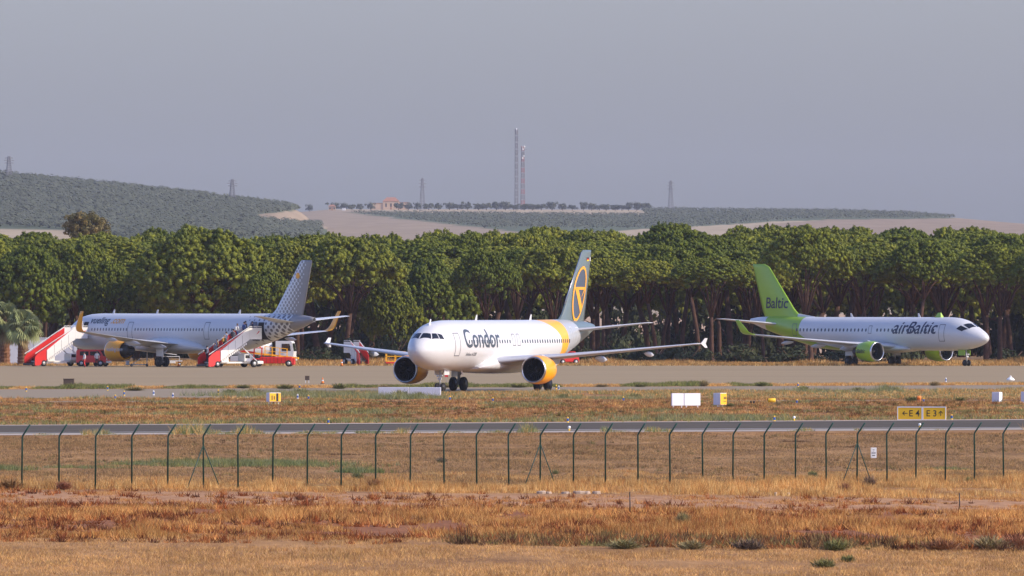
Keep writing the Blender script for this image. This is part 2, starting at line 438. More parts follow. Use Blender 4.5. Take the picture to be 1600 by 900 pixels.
# green growth in the field, in drifts
def drift(cx, cy, wx, n, h, pal, name, label, cat='weeds', depth=None, blades=8, width=.014):
    X0, Y0 = gp(cx, cy); w = wx / FPX * Y0
    X = X0 + rg.normal(0, w * .5, n); Y = Y0 + rg.normal(0, depth or w * .8, n)
    return X, Y, h * rg.uniform(.5, 1.2, n)
def drifts(name, spots, pal, label, cat='weeds', blades=8, width=.016, spread=.08, lean=.45):
    A = [drift(*s, pal, name, label) for s in spots]
    X = np.concatenate([a[0] for a in A]); Y = np.concatenate([a[1] for a in A]); H = np.concatenate([a[2] for a in A])
    tufts(name, X, Y, H, pal, blades, spread, width, label, cat, rg, lean)
drifts('green_drifts', [(375, 729, 150, 900, .30), (300, 733, 60, 260, .24), (430, 731, 120, 500, .28), (130, 738, 60, 160, .22), (210, 732, 40, 160, .22), (560, 740, 40, 200, .3), (1475, 728, 40, 120, .2), (10, 742, 40, 200, .3)], GREEN + SAGE[:2], 'drifts of green weeds in the mown field')
drifts('sage_drifts', [(620, 623.5, 70, 420, .62), (655, 623.5, 50, 220, .45), (395, 618.5, 90, 260, .55), (470, 620, 120, 420, .62), (530, 620.5, 90, 300, .5), (985, 624, 80, 200, .4), (880, 624, 50, 120, .4), (1255, 613, 60, 160, .5), (1350, 613, 90, 160, .4), (1385, 612, 24, 90, .75), (1040, 655, 240, 260, .5), (520, 657, 200, 200, .4), (1150, 656, 160, 200, .45)], SAGE + GREEN[3:], 'tall sage green drifts around the taxiway')
drifts('dark_patches', [(x, y, w, 90, .12) for x, y, w in ((300, 700, 90), (960, 697, 40), (910, 709, 30), (270, 696, 60), (690, 706, 40), (1330, 697, 70), (1245, 690, 22), (1150, 702, 90), (1450, 706, 60), (1000, 716, 30), (530, 713, 40), (100, 708, 80), (1080, 740, 60), (760, 712, 60))], [srgb(108, 74, 50), srgb(92, 64, 46)], 'dark withered patches in the mown field')
# runway verge beyond the asphalt and the brown bank
X, Y = field(862, 1100, 42000, rg)
top = np.interp(800 + X / Y * FPX, [0, 1600], [664.5, 655.5]); yy = FPX * CAMZ / (top - HOR)
kk = (Y > yy + 2) & (HOR + FPX * CAMZ / Y > 623.5); X, Y, yy = X[kk], Y[kk], yy[kk]
gm = np.clip(1 - (Y - yy) / 26, 0, 1) > rg.uniform(0, 1, len(X))
g2 = (vnoise(X / 5, Y / 16, 72) > .66) & (rg.uniform(0, 1, len(X)) < .6)
gm = gm | g2
tufts('verge_grass', X[gm], Y[gm], .12 + .24 * vnoise(X / 2.5, Y / 14, 73)[gm], GREEN + SAGE + [srgb(176, 160, 86)], 6, .12, .02, 'olive green verge beyond the runway', 'grass', rg, .5)
tufts('bank_grass', X[~gm], Y[~gm], .08 + .20 * vnoise(X / 3, Y / 14, 74)[~gm], REDS[1:4] + STRAWS[1:4] + [srgb(140, 96, 62), srgb(150, 116, 76), srgb(128, 108, 68), srgb(166, 128, 84)], 6, .13, .02, 'reddish brown dry grass on the bank', 'grass', rg, .6, (.62 + .6 * vnoise(X / 4, Y / 12, 75))[~gm])
# runway near edge weeds
X = rg.uniform(-34, 36, 3200); pxx = 800 + X / 820 * FPX
Yn = FPX * CAMZ / (np.interp(pxx, [0, 1600], [680.0, 671.5]) - HOR)
kk = vnoise(X / 1.2, X * 0, 81) > .45; X, Yn = X[kk], Yn[kk]
tufts('runway_edge_weeds', X, Yn + rg.normal(0, 2.5, len(X)), .10 + .8 * vnoise(X / .9, X * 0, 82) ** 3, SAGE + GREEN + STRAWS[:2], 6, .10, .016, 'thin weeds along the near edge of the runway', 'weeds', rg, .4)
# grass between service path, taxiway and apron
X, Y = field(1075, 1180, 20000, rg); py = HOR + FPX * CAMZ / Y; px = 800 + X / Y * FPX
low = np.interp(px, [0, 400, 450, 1600], [623, 622, 613.2, 609]); kk = (py > low) & (py < 626) & (vnoise(X / 2.4, Y / 10, 91) > .22); X, Y = X[kk], Y[kk]
tufts('island_grass', X, Y, .10 + .34 * vnoise(X / 2, Y / 12, 92) ** 1.4, SAGE + GREEN[:2] + STRAWS + REDS[2:3], 6, .14, .024, 'grey green and straw tufts beside the taxiway', 'grass', rg, .5)
X, Y = field(1190, 1290, 20000, rg); py = HOR + FPX * CAMZ / Y; px = 800 + X / Y * FPX
kk = (py < np.interp(px, [0, 1600], [608.5, 601.6])) & (py > np.interp(px, [0, 1600], [604.6, 598.2])) ; X, Y = X[kk], Y[kk]
gm = vnoise(X / 2.6, X * 0, 95) > .48
tufts('apron_verge_straw', X[~gm], Y[~gm], .10 + .16 * rg.uniform(0, 1, (~gm).sum()), STRAWS + REDS[2:3], 6, .14, .026, 'golden straw strip along the apron edge', 'grass', rg, .5)
tufts('apron_verge_green', X[gm], Y[gm], .14 + .36 * vnoise(X / 1.4, X * 0, 96)[gm] ** 1.5, GREEN + [srgb(78, 86, 44)], 7, .16, .028, 'low green plants along the apron edge', 'plants', rg, .6)
# dry grass at the foot of the wood
X, Y = field(1574, 1640, 15000, rg)
tufts('woodland_edge_grass', X, Y, .25 + .9 * vnoise(X / 5, Y / 20, 98) ** 2, STRAWS[1:] + [srgb(150, 118, 72), srgb(116, 98, 60)], 6, .16, .03, 'tall dry grass at the foot of the pines', 'grass', rg, .4)

# small clumps of brush, too many to count
def brush(name, X, Y, r, pal, label, rng, per=16):
    n = len(X); Z = gz(X, Y); D = rng.normal(0, 1, (n * per, 3)); D[:, 2] = np.abs(D[:, 2]) + .2; D /= np.linalg.norm(D, axis=1)[:, None]
    rr = np.repeat(r, per); B = np.stack([np.repeat(X, per), np.repeat(Y, per), np.repeat(Z, per)], -1); B[:, :2] += rng.normal(0, 1, (n * per, 2)) * rr[:, None] * .35
    T = B + D * (rr * rng.uniform(.5, 1.15, n * per))[:, None]; a = rng.uniform(0, 6.28, n * per); w = (rr * .05 + .008)[:, None]
    o = np.stack([np.cos(a), np.sin(a), a * 0], -1) * w; V = np.stack([B - o, B + o, T + o * .3], 1).reshape(-1, 3)
    c = np.repeat(pick(pal, n, rng) * rng.uniform(.7, 1.25, (n, 1)), per, 0) * rng.uniform(.7, 1.3, (n * per, 1))
    return tag(link(name, np_mesh(name, V, np.arange(len(V)).reshape(-1, 3), False, np.repeat(c, 3, 0)), mat=M_blade), label, 'brush', kind='stuff')
X, Y = field(446, 562, 5200, rg); kk = (vnoise(X / 2.5, Y / 9, 101) > .42) & ((Y < 528) | (rg.uniform(0, 1, 5200) < .22))
brush('rust_brush', X[kk], Y[kk], rg.uniform(.12, .38, kk.sum()), [srgb(150, 84, 46), srgb(122, 66, 38), srgb(176, 112, 62), srgb(104, 62, 40), srgb(190, 140, 84)], 'low rust coloured brush among the weeds before the fence', rg, 26)
X, Y = field(446, 462, 900, rg); kk = (vnoise(X / 3, Y / 12, 103) > .4) & (X > -2)
brush('edge_brush', X[kk], Y[kk], rg.uniform(.18, .48, kk.sum()), [srgb(126, 96, 62), srgb(142, 120, 76), srgb(96, 70, 50), srgb(150, 96, 56), srgb(128, 118, 70)], 'faded brush along the edge of the stubble at right', rg, 40)
X, Y = field(600, 800, 2600, rg); kk = (vnoise(X / 3, Y / 14, 105) > .5) & (HOR + FPX * CAMZ / Y > np.interp(800 + X / Y * FPX, [0, 1600], [683, 675]))
brush('field_brush', X[kk], Y[kk], rg.uniform(.08, .22, kk.sum()), [srgb(120, 86, 56), srgb(104, 76, 52), srgb(126, 112, 66), srgb(150, 116, 74)], 'small dark tussocks in the mown field', rg, 20)
X, Y = field(880, 1080, 4200, rg); kk = (vnoise(X / 4, Y / 16, 107) > .45) & (HOR + FPX * CAMZ / Y < np.interp(800 + X / Y * FPX, [0, 1600], [663, 654])) & (HOR + FPX * CAMZ / Y > 628)
brush('bank_brush', X[kk], Y[kk], rg.uniform(.12, .34, kk.sum()), [srgb(112, 92, 54), srgb(98, 96, 52), srgb(120, 74, 46), srgb(132, 120, 66), srgb(88, 64, 42)], 'dark and olive brush on the brown bank', rg, 24)
# ------------------------------------------------------------------ airliners
def paint(name, rgb, rough=0.35, var=0.07):
    m, t, b = new_mat(name, rough, 0, 0.5)
    c_ = t.nodes.new('ShaderNodeTexCoord'); mp_ = t.nodes.new('ShaderNodeMapping'); mp_.inputs['Scale'].default_value = (.35, 2.0, 2.0); t.links.new(c_.outputs['Object'], mp_.inputs['Vector'])
    n = noise(t, 0.9, 6, .65, mp_.outputs[0]); n2 = noise(t, 6.0, 3)
    f = ((n - 0.4) * 2).clamp() * 0.7 + n2 * 0.3
    t.links.new(mixc(t, f, tuple(c * (1 - var * 2) for c in rgb[:3]) + (1,), rgb), b.inputs['Base Color'])
    b.inputs['Coat Weight'].default_value = 0.25; b.inputs['Coat Roughness'].default_value = 0.15
    return m, t, b
WHITE = (0.69, 0.69, 0.68, 1)
M_white = paint('white_paint', WHITE)[0]
M_wing = paint('wing_grey', srgb(186, 188, 194), 0.4, .06)[0]
M_metal = plain('bare_metal', srgb(190, 192, 196), 0.28, 1.0, .08)
M_dmetal = plain('dark_metal', srgb(70, 68, 66), 0.45, 0.8, .2)
M_black = plain('black_rubber', (0.012, 0.012, 0.012, 1), 0.8, 0, .3)
M_fan = plain('dark_fan', (0.02, 0.02, 0.022, 1), 0.4, 0.6, .3)
M_glass = plain('dark_glass', (0.010, 0.013, 0.02, 1), 0.08, 0, .1)
M_pane = plain('cabin_pane', (0.045, 0.05, 0.065, 1), 0.2, 0, .2)
M_line = plain('panel_gap', srgb(84, 86, 92), 0.6)
M_bill = plain('slate_lettering', srgb(66, 76, 84), 0.4)
M_navy = plain('navy_lettering', srgb(34, 36, 66), 0.4)
M_yel = paint('orange_yellow_paint', srgb(252, 172, 22), 0.35)[0]
M_yel2 = paint('ochre_yellow_paint', srgb(244, 170, 30), 0.35)[0]
M_slate = paint('slate_tail_paint', srgb(98, 112, 110), 0.35)[0]
M_lslate = paint('grey_tail_paint', srgb(70, 82, 98), 0.35)[0]
M_lime = paint('lime_paint', srgb(152, 190, 48), 0.35)[0]
M_strut = plain('gear_strut', srgb(188, 188, 186), 0.4, .3)
M_grey = plain('vent_grey', srgb(104, 104, 112), 0.5)
def airfoil(q, tc):
    return 5 * tc * (.2969 * math.sqrt(max(q, 0)) - .126 * q - .3516 * q * q + .2843 * q ** 3 - .1036 * q ** 4)
QS = [1, .92, .8, .65, .5, .36, .24, .14, .07, .025, 0]
class Airliner:
    def __init__(s, name, label, L, smg, table, loc, heading):
        s.L, s.smg = L, smg
        T = np.array(table, float); s.T = T
        s.root = thing(name, label, 'airliner', loc, math.atan2(heading[1], heading[0]))
    def sec(s, st):
        T = s.T; k = np.clip(np.searchsorted(T[:, 0], st) - 1, 0, len(T) - 2)
        out = []
        for c in (1, 2, 3):
            y = T[:, c]; x = T[:, 0]; h = x[k + 1] - x[k]
            def tang(i):
                if i == 0 or i == len(T) - 1: j = min(max(i, 1), len(T) - 1); return (y[j] - y[j - 1]) / (x[j] - x[j - 1])
                a = (y[i] - y[i - 1]) / (x[i] - x[i - 1]); b = (y[i + 1] - y[i]) / (x[i + 1] - x[i])
                return 0.0 if a * b <= 0 else 2 * a * b / (a + b)
            t = (st - x[k]) / h
            out.append((2 * t ** 3 - 3 * t * t + 1) * y[k] + (t ** 3 - 2 * t * t + t) * h * tang(k) + (-2 * t ** 3 + 3 * t * t) * y[k + 1] + (t ** 3 - t * t) * h * tang(k + 1))
        return out
    def P(s, st, y, z): return (s.smg - st, y, z)
    def surf(s, st, ang, off=0.0):
        """ang in radians from the top, + = port"""
        zc, ry, rz = s.sec(st)
        return (s.smg - st, (ry + off) * math.sin(ang), zc + (rz + off) * math.cos(ang))
    def sidept(s, st, z, side, off=0.02):
        zc, ry, rz = s.sec(st); k = max(-1, min(1, (z - zc) / rz)); return s.surf(st, side * math.acos(k), off)
    def fuselage(s, mat):
        sts = np.concatenate([np.linspace(0, 1, 14) ** 2 * 1.0, np.linspace(1, 7, 22)[1:], np.linspace(7, s.L * .62, 10)[1:], np.linspace(s.L * .62, s.L, 28)[1:]])
        m = MB(); n = 56
        rings = [[s.surf(t, 2 * math.pi * k / n) for k in range(n)] for t in sts]
        m.loft(rings, sm=True); s.body = m.build('fuselage', mat, s.root)
        m = MB(); a = s.P(s.L - .03, 0, s.sec(s.L)[0])
        m.lathe([(a[0] + .02, s.T[-1, 2] * .86), (a[0] - .05, s.T[-1, 2] * .86)], 'x', (0, 0, a[2]), 16)
        m.build('exhaust_outlet', M_fan, s.root)
    def patch(s, b, name, mat, fn, parent=None, du=.25, dv=.2):
        cut_grid(b, du, dv); return bm_obj(b, name, mat, parent or s.root, fn)
    def door(s, st, z0, z1, w, side, parent=None, lw=.06, mat=None):
        o = [(st - w / 2, z0), (st + w / 2, z0), (st + w / 2, z1), (st - w / 2, z1)]
        i = [(st - w / 2 + lw, z0 + lw), (st + w / 2 - lw, z0 + lw), (st + w / 2 - lw, z1 - lw), (st - w / 2 + lw, z1 - lw)]
        return s.patch(ring_bm(o, i), 'door', mat or M_line, lambda u, v: s.sidept(u, v, side, .012), dv=.15)
    def windows(s, stations, z, side, w=.23, h=.34, mat=None):
        m = MB(); n = 10; ring = [((abs(math.cos(a)) ** .7) * math.copysign(w / 2, math.cos(a)), (abs(math.sin(a)) ** .7) * math.copysign(h / 2, math.sin(a))) for a in (2 * math.pi * k / n for k in range(n))]
        m.loft([[(x, 0, y) for x, y in ring], [(x * .93, .012, y * .93) for x, y in ring]])
        me = m.mesh('window'); me.materials.append(mat or M_pane)
        for st in stations:
            o = link('window', me, s.root); zc, ry, rz = s.sec(st)
            p = s.sidept(st, z, side, .002); ny, nz = p[1] / ry ** 2, (z - zc) / rz ** 2; l = math.hypot(ny, nz)
            o.location = p; o.rotation_euler = (math.atan2(nz, ny * side) * 1.0 if side > 0 else -math.atan2(nz, ny * side), 0, 0 if side > 0 else math.pi)
            if side < 0: o.rotation_euler = (math.atan2(nz, -ny), 0, math.pi)
    def text(s, body, size, st, ang0, side, mat, bold=0.0, shear=0.0, stretch=1.0, name='lettering', space=1.0):
        b = text_mesh(body, size, bold, shear, space)
        rr = s.sec(st)[2]
        def fn(u, v):
            q = st + side * u * stretch
            return s.surf(q, side * (ang0 - v / rr), .015)
        o = s.patch(b, name, mat, fn, du=.8, dv=.16); return o
    def surface(s, name, secs, mat, vertical=False, parent=None, sm=True):
        """secs: (span, LE station, chord, height, t/c); span is y (or z when vertical)"""
        m = MB(); rings = []
        for sp, le, ch, ht, tc in secs:
            ring = []
            for q in QS: ring.append((q, airfoil(q, tc) * ch))
            for q in QS[-2:0:-1]: ring.append((q, -airfoil(q, tc) * ch * (1 if vertical else .75)))
            if vertical: rings.append([s.P(le + q * ch, ht + t, sp) for q, t in ring])
            else: rings.append([s.P(le + q * ch, sp, ht + t) for q, t in ring])
        m.loft(rings, sm=sm); return m.build(name, mat, parent or s.root)
    def engine(s, side, st, y, z, r, ln, cowl, lip=None, core=1.0, lmat=None):
        x0 = s.smg - st; c = (0, side * y, z)
        def pr(p): return [(x0 - t * ln, q * r) for t, q in p]
        e = MB().lathe(pr([(.045, .955), (.09, .99), (.2, 1.02), (.36, 1.03), (.55, .99), (.75, .88), (.80, .845), (.80, .80), (.6, .8)]), 'x', c, 36, caps=False).build('engine_cowl', cowl, s.root)
        MB().lathe(pr([(.30, .78), (.1, .80), (.03, .82), (.004, .855), (.0, .885), (.006, .915), (.025, .942), (.046, .956)]), 'x', c, 36, caps=False).build('intake_lip', lmat or M_metal, e)
        MB().lathe(pr([(.30, .79), (.305, .30), (.305, .01)]), 'x', c, 36, caps=False).build('fan_back', M_black, e)
        fb = MB()
        for k in range(22):
            a = 2 * math.pi * k / 22; d = .10
            q = [(x0 - .27 * ln, .24, a - d), (x0 - .24 * ln, .24, a + d), (x0 - .25 * ln, .78, a + d * 1.2), (x0 - .29 * ln, .78, a - d * .2)]
            fb.add([(xx, c[1] + rr * r * math.cos(t), z + rr * r * math.sin(t)) for xx, rr, t in q], [(0, 1, 2, 3)])
        fb.build('fan_blades', M_fan, e)
        MB().lathe(pr([(.14, .01), (.17, .08), (.21, .16), (.27, .25), (.30, .26)]), 'x', c, 20).build('spinner', M_dmetal, e)
        MB().lathe(pr([(.70, .62), (.85, .60), (1.0, .50), (1.10, .42), (1.10, .37), (.95, .37)]), 'x', c, 28, caps=False).build('core_nozzle', M_dmetal, e)
        MB().lathe(pr([(.95, .36), (1.05, .30), (1.2, .16), (1.28, .02)]), 'x', c, 20).build('exhaust_cone', M_dmetal, e)
        return e
    def pylon(s, side, y, z0, s0, s1, z1, s2):
        m = MB(); w = .17
        rings = []
        for st, lo, hi, ww in ((s0, z0 + .9, z0 + 1.0, .05), (s0 + .8, z0 + .8, z0 + 1.25, w), (s1, z0 + .55, z1, w), (s2, z1 - .45, z1 - .05, w * .7), (s2 + .6, z1 - .1, z1 - .05, .04)):
            rings.append([s.P(st, side * y - ww, lo), s.P(st, side * y + ww, lo), s.P(st, side * y + ww, hi), s.P(st, side * y - ww, hi)])
        m.loft(rings); m.build('engine_pylon', M_wing, s.root)
    def wheel(s, st, y, r, w, parent, outer):
        c = (s.smg - st, y, r)
        t = MB().lathe([(-w / 2, r * .62), (-w / 2, r * .86), (-w * .40, r * .96), (-w * .2, r), (w * .2, r), (w * .40, r * .96), (w / 2, r * .86), (w / 2, r * .62)], 'y', c, 24).build('wheel', M_black, parent)
        MB().lathe([(-w / 2 - .01, r * .05), (-w / 2 - .015, r * .55), (w / 2 + .015, r * .55), (w / 2 + .01, r * .05)], 'y', c, 16).build('rim', M_dmetal, t)
    def gear_main(s, side, y, ztop, r=.585, w=.40, sp=.46, door=None):
        g = MB().tube([s.P(s.smg, side * y, r), s.P(s.smg - .1, side * (y - .12), ztop * .6), s.P(s.smg - .15, side * (y - .2), ztop)], [.11, .14, .16], 10)
        g.tube([s.P(s.smg, side * y - sp, r), s.P(s.smg, side * y + sp, r)], .09, 8)
        g.tube([s.P(s.smg - .1, side * (y - .1), ztop * .55), s.P(s.smg - .2, side * (y - 1.5), ztop + .1)], .07, 8)
        o = g.build('main_gear', M_strut, s.root)
        for k in (-1, 1): s.wheel(s.smg, side * y + k * sp, r, w, o, k)
        if door is not None:
            MB().box(-.6, .6, side * (y + .34) - .025, side * (y + .34) + .025, r + .6, ztop + .05).build('gear_door', door, o)
    def gear_nose(s, st, ztop, r=.38, w=.22, door=None):
        g = MB().tube([s.P(st, 0, r), s.P(st, 0, r + .7), s.P(st + .1, 0, ztop)], [.07, .08, .10], 10)
        g.tube([s.P(st, -.27, r), s.P(st, .27, r)], .06, 8)
        g.tube([s.P(st, 0, r + .75), s.P(st + 1.1, 0, ztop + .1)], .05, 8)
        g.box(s.smg - st + .05, s.smg - st + .16, -.16, .16, r + .62, r + .78)
        o = g.build('nose_gear', M_strut, s.root)
        for k in (-1, 1): s.wheel(st, k * .27, r, w, o, k)
        for k in (-1, 1):
            MB().box(s.smg - st - .9, s.smg - st + .15, k * .42 - .02, k * .42 + .02, ztop - .55, ztop + .05).build('nose_gear_door', door or M_white, o)
            MB().lathe([(.0, .10), (.06, .11), (.10, .09)], 'x', (s.smg - st + .1, k * .16, r + .95), 10).build('taxi_light', M_metal, o)
    def canoe(s, st, y, z, ln, r):
        m = MB(); rings = []
        for t, k in ((0, .05), (.15, .55), (.35, .9), (.55, 1), (.75, .8), (.92, .35), (1, .05)):
            rings.append([s.P(st + t * ln, y + r * .55 * k * math.cos(a), z - .15 * t + r * k * math.sin(a)) for a in (2 * math.pi * i / 12 for i in range(12))])
        m.loft(rings, sm=True); m.build('flap_track_fairing', M_wing, s.root)
    def belly(s, s0, s1, hw, zb, ztop, mat):
        m = MB(); rings = []
        for k in range(15):
            t = k / 14; st = s0 + (s1 - s0) * t; e = math.sin(math.pi * t) ** .45 if 0 < t < 1 else 0.02
            zc, ry, rz = s.sec(st); ww = ry * .75 + (hw - ry * .75) * e; lo = (zc - rz) + .12 + (zb - (zc - rz) - .12) * e; hi = lo + .2 + (ztop - lo - .2) * e
            rings.append([s.P(st, ww * math.copysign(abs(math.cos(a)) ** .7, math.cos(a)), (lo + hi) / 2 + (hi - lo) / 2 * math.copysign(abs(math.sin(a)) ** .75, math.sin(a))) for a in (2 * math.pi * i / 28 for i in range(28))])
        m.loft(rings, sm=True); m.build('belly_fairing', mat, s.root)
    def blade_antenna(s, st, h=.45, up=True):
        zc, ry, rz = s.sec(st); z = zc + rz if up else zc - rz; d = 1 if up else -1
        m = MB(); m.loft([[s.P(st - .22, -.02, z - .05 * d), s.P(st + .22, -.02, z - .05 * d), s.P(st + .22, .02, z - .05 * d), s.P(st - .22, .02, z - .05 * d)], [s.P(st + .12, -.012, z + h * d), s.P(st + .3, -.012, z + h * d), s.P(st + .3, .012, z + h * d), s.P(st + .12, .012, z + h * d)]])
        m.build('blade_antenna', M_white, s.root)

A320 = [(0, 3.38, .03, .03), (.06, 3.38, .27, .27), (.2, 3.385, .50, .50), (.5, 3.40, .80, .81), (1.0, 3.44, 1.13, 1.15), (1.6, 3.51, 1.40, 1.44), (2.4, 3.62, 1.64, 1.73), (3.4, 3.72, 1.83, 1.94), (4.6, 3.79, 1.94, 2.03), (6.2, 3.81, 1.975, 2.07),
        (22.5, 3.81, 1.975, 2.07), (25, 3.87, 1.94, 2.01), (28, 4.13, 1.73, 1.77), (31, 4.50, 1.33, 1.40), (34, 4.88, .84, .93), (36.2, 5.13, .47, .54), (37.2, 5.22, .28, .32), (37.57, 5.24, .22, .24)]
def stretch(tab, fwd, aft):
    return [(st + (fwd if st > 6.5 else 0) + (aft if st > 20 else 0), a, b, c) for st, a, b, c in tab]
def a320_common(p, fw, af, cowl, wingtip, finmat, lipmat=None, stabmat=None):
    """wing, tail, engines, gear of the narrow-body family; fw, af = plugs before and behind the wing"""
    z = lambda y: 2.45 + (abs(y) - 1.9) * .092 + .012 * max(0, abs(y) - 8)
    secs = [(1.0, 11.2, 7.7, 2.42, .13), (1.98, 11.75, 7.2, z(1.98), .13), (6.4, 14.15, 4.35, z(6.4), .115), (11.5, 16.8, 2.95, z(11.5), .105), (16.6, 19.5, 1.55, z(16.6), .10), (16.9, 19.75, 1.2, z(16.9), .08)]
    for side in (1, -1):
        w = p.surface('wing', [(side * a, b + fw, c, d, e) for a, b, c, d, e in (secs if side > 0 else secs)], M_wing)
        for yy, ln, r in ((4.4, 3.2, .30), (8.6, 2.7, .27), (12.4, 2.2, .22)):
            le = np.interp(yy, [1.98, 6.4, 16.6], [11.75, 14.15, 19.5]); ch = np.interp(yy, [1.98, 6.4, 16.6], [7.2, 4.35, 1.55])
            p.canoe(le + ch * .55 + fw, side * yy, z(yy) - .34, ln, r)
        wingtip(p, side, z(16.9), fw, w)
        e = p.engine(side, 11.05 + fw, 5.75, 1.80, 1.16, 3.35, cowl, lmat=lipmat)
        p.pylon(side, 5.75, 1.80, 11.9 + fw, 13.9 + fw, z(5.75) - .1, 16.2 + fw)
        p.gear_main(side, 3.795, 2.35, door=M_white)
        p.surface('horizontal_stabiliser', [(side * .35, 31.0 + fw + af, 3.9, 4.95, .10), (side * 1.1, 31.5 + fw + af, 3.5, 5.03, .10), (side * 6.1, 34.75 + fw + af, 1.35, 5.62, .09), (side * 6.22, 34.95 + fw + af, 1.0, 5.63, .06)], stabmat or M_wing)
    p.belly(9.7 + fw, 22.6 + fw, 2.58, 1.45, 3.4, M_white)
    fin = [(4.9, 28.3 + fw + af, 7.3, 0, .085), (5.55, 29.1 + fw + af, 6.5, 0, .085), (5.9, 30.05 + fw + af, 5.6, 0, .085), (6.35, 30.75 + fw + af, 5.05, 0, .09), (11.55, 35.05 + fw + af, 2.15, 0, .08), (11.74, 35.35 + fw + af, 1.8, 0, .05)]
    p.fin = fin
    f = p.surface('tail_fin', fin, finmat, True)
    p.gear_nose(5.07, 1.95)
    return f
def fin_pt(p, st, z, side, off=.02):
    F = np.array(p.fin); le = np.interp(z, F[:, 0], F[:, 1]); ch = np.interp(z, F[:, 0], F[:, 2]); tc = np.interp(z, F[:, 0], F[:, 4])
    q = min(1, max(0, (st - le) / ch)); return (p.smg - st, side * (airfoil(q, tc) * ch + off), z)
def fence_tip(p, side, z, fw, w):
    m = MB(); y = side * 16.93
    for d, hh, k in ((1, .45, .95), (-1, .34, .75)):
        m.loft([[p.P(20.1 + fw, y - .03, z), p.P(21.1 + fw, y - .03, z), p.P(21.1 + fw, y + .03, z), p.P(20.1 + fw, y + .03, z)],
                [p.P(20.9 + fw, y - .012 + side * .04, z + d * hh), p.P(21.45 + fw, y - .012 + side * .04, z + d * hh), p.P(21.45 + fw, y + .012 + side * .04, z + d * hh), p.P(20.9 + fw, y + .012 + side * .04, z + d * hh)]])
    m.build('wingtip_fence', M_white, w)
def make_sharklet(mat, hgt=2.35, st0=19.7, y0=16.85, ch0=1.35):
    def f(p, side, z, fw, w):
        m = MB(); rings = []
        for t in np.linspace(0, 1, 9):
            a = min(1, t / .38); ang = a * R(82); rr = .75
            if t <= .38: yy, zz = y0 + rr * math.sin(ang), z + rr * (1 - math.cos(ang))
            else:
                d = (t - .38) / .62 * (hgt - rr); yy, zz = y0 + rr * math.sin(R(82)) + d * math.cos(R(82)), z + rr * (1 - math.cos(R(82))) + d * math.sin(R(82))
            ch = ch0 * (1 - .60 * t); le = st0 + fw + t * 1.75; nyy, nzz = -math.sin(ang), math.cos(ang)
            ring = []
            for q in (1, .75, .45, .2, .05, 0): ring.append((q, airfoil(q, .09) * ch))
            for q in (.05, .2, .45, .75): ring.append((q, -airfoil(q, .09) * ch))
            rings.append([p.P(le + q * ch, side * (yy + nyy * k), zz + nzz * k) for q, k in ring])
        m.loft(rings, sm=True); m.build('winglet', mat, w)
    return f
def cockpit(p, panes, mat=M_glass):
    """panes are outlines in (station, angle from the top in degrees, + = port)"""
    for poly in panes:
        b = poly_bm([(st, a * .02) for st, a in poly])
        p.patch(b, 'cockpit_window', mat, lambda u, v: p.surf(u, R(v / .02), .012), du=.12, dv=.1)

# ---- the yellow-striped airliner taxiing in the middle
cx, cy = gp(782, 611)
condor = Airliner('taxiing_airliner', 'white airliner with slate tail, yellow stripe and orange engines, taxiing towards the camera', 37.57, 17.7, A320, (cx, cy, 0), (-math.sin(R(23)), -math.cos(R(23))))
def condor_mat():
    m, t, b = paint('striped_fuselage_paint', WHITE)
    x, y, z = obj_xyz(t); s = x * -1.0 + 17.7
    up = ((z - 3.9) / 2.0).clamp()
    lead = up * up * -1.9 + 26.5
    white = b.inputs['Base Color'].links[0].from_socket
    c = mixc(t, s.gt(lead), white, srgb(252, 176, 28))
    c = mixc(t, s.gt(28.3), c, srgb(168, 172, 174))
    c = mixc(t, (s - (z - 4.5) * 0.5 * -1.0).gt(32.2), c, srgb(98, 112, 110))
    t.links.new(c, b.inputs['Base Color']); return m
condor.fuselage(condor_mat())
ctail = a320_common(condor, 0, 0, M_yel, fence_tip, M_slate)
panes = [[(.68, 3), (.94, 24.5), (1.2, 44), (1.6, 27), (1.46, 14), (1.38, 2.5)], [(1.27, 46.5), (1.9, 58), (2.0, 39.5), (1.68, 29.5)], [(1.96, 59.5), (2.42, 66), (2.4, 51.5), (2.07, 41)]]
cockpit(condor, panes + [[(st, -a) for st, a in q] for q in panes])
condor.door(4.35, 2.95, 4.85, .95, 1); condor.door(31.3, 3.55, 5.25, .85, 1, mat=M_white)
condor.door(29.6, 3.4, 5.3, .6, 1, mat=M_white)
for q in (16.0, 17.0): condor.door(q, 3.75, 4.75, .62, 1)
condor.windows([6.6 + .533 * k for k in range(42) if not (15.2 < 6.6 + .533 * k < 17.6)], 4.12, 1)
condor.text('Condor', 2.25, 5.65, R(90) + .07, 1, M_bill, .03, 0, 1.04, space=.98)
condor.text('Airbus A320', .42, 6.1, R(90) + .42, 1, M_line, .002, .1, 1.0, 'type_lettering')
for q in (2.9, 12.5, 24.0): condor.blade_antenna(q)
condor.blade_antenna(9.5, .35, False)
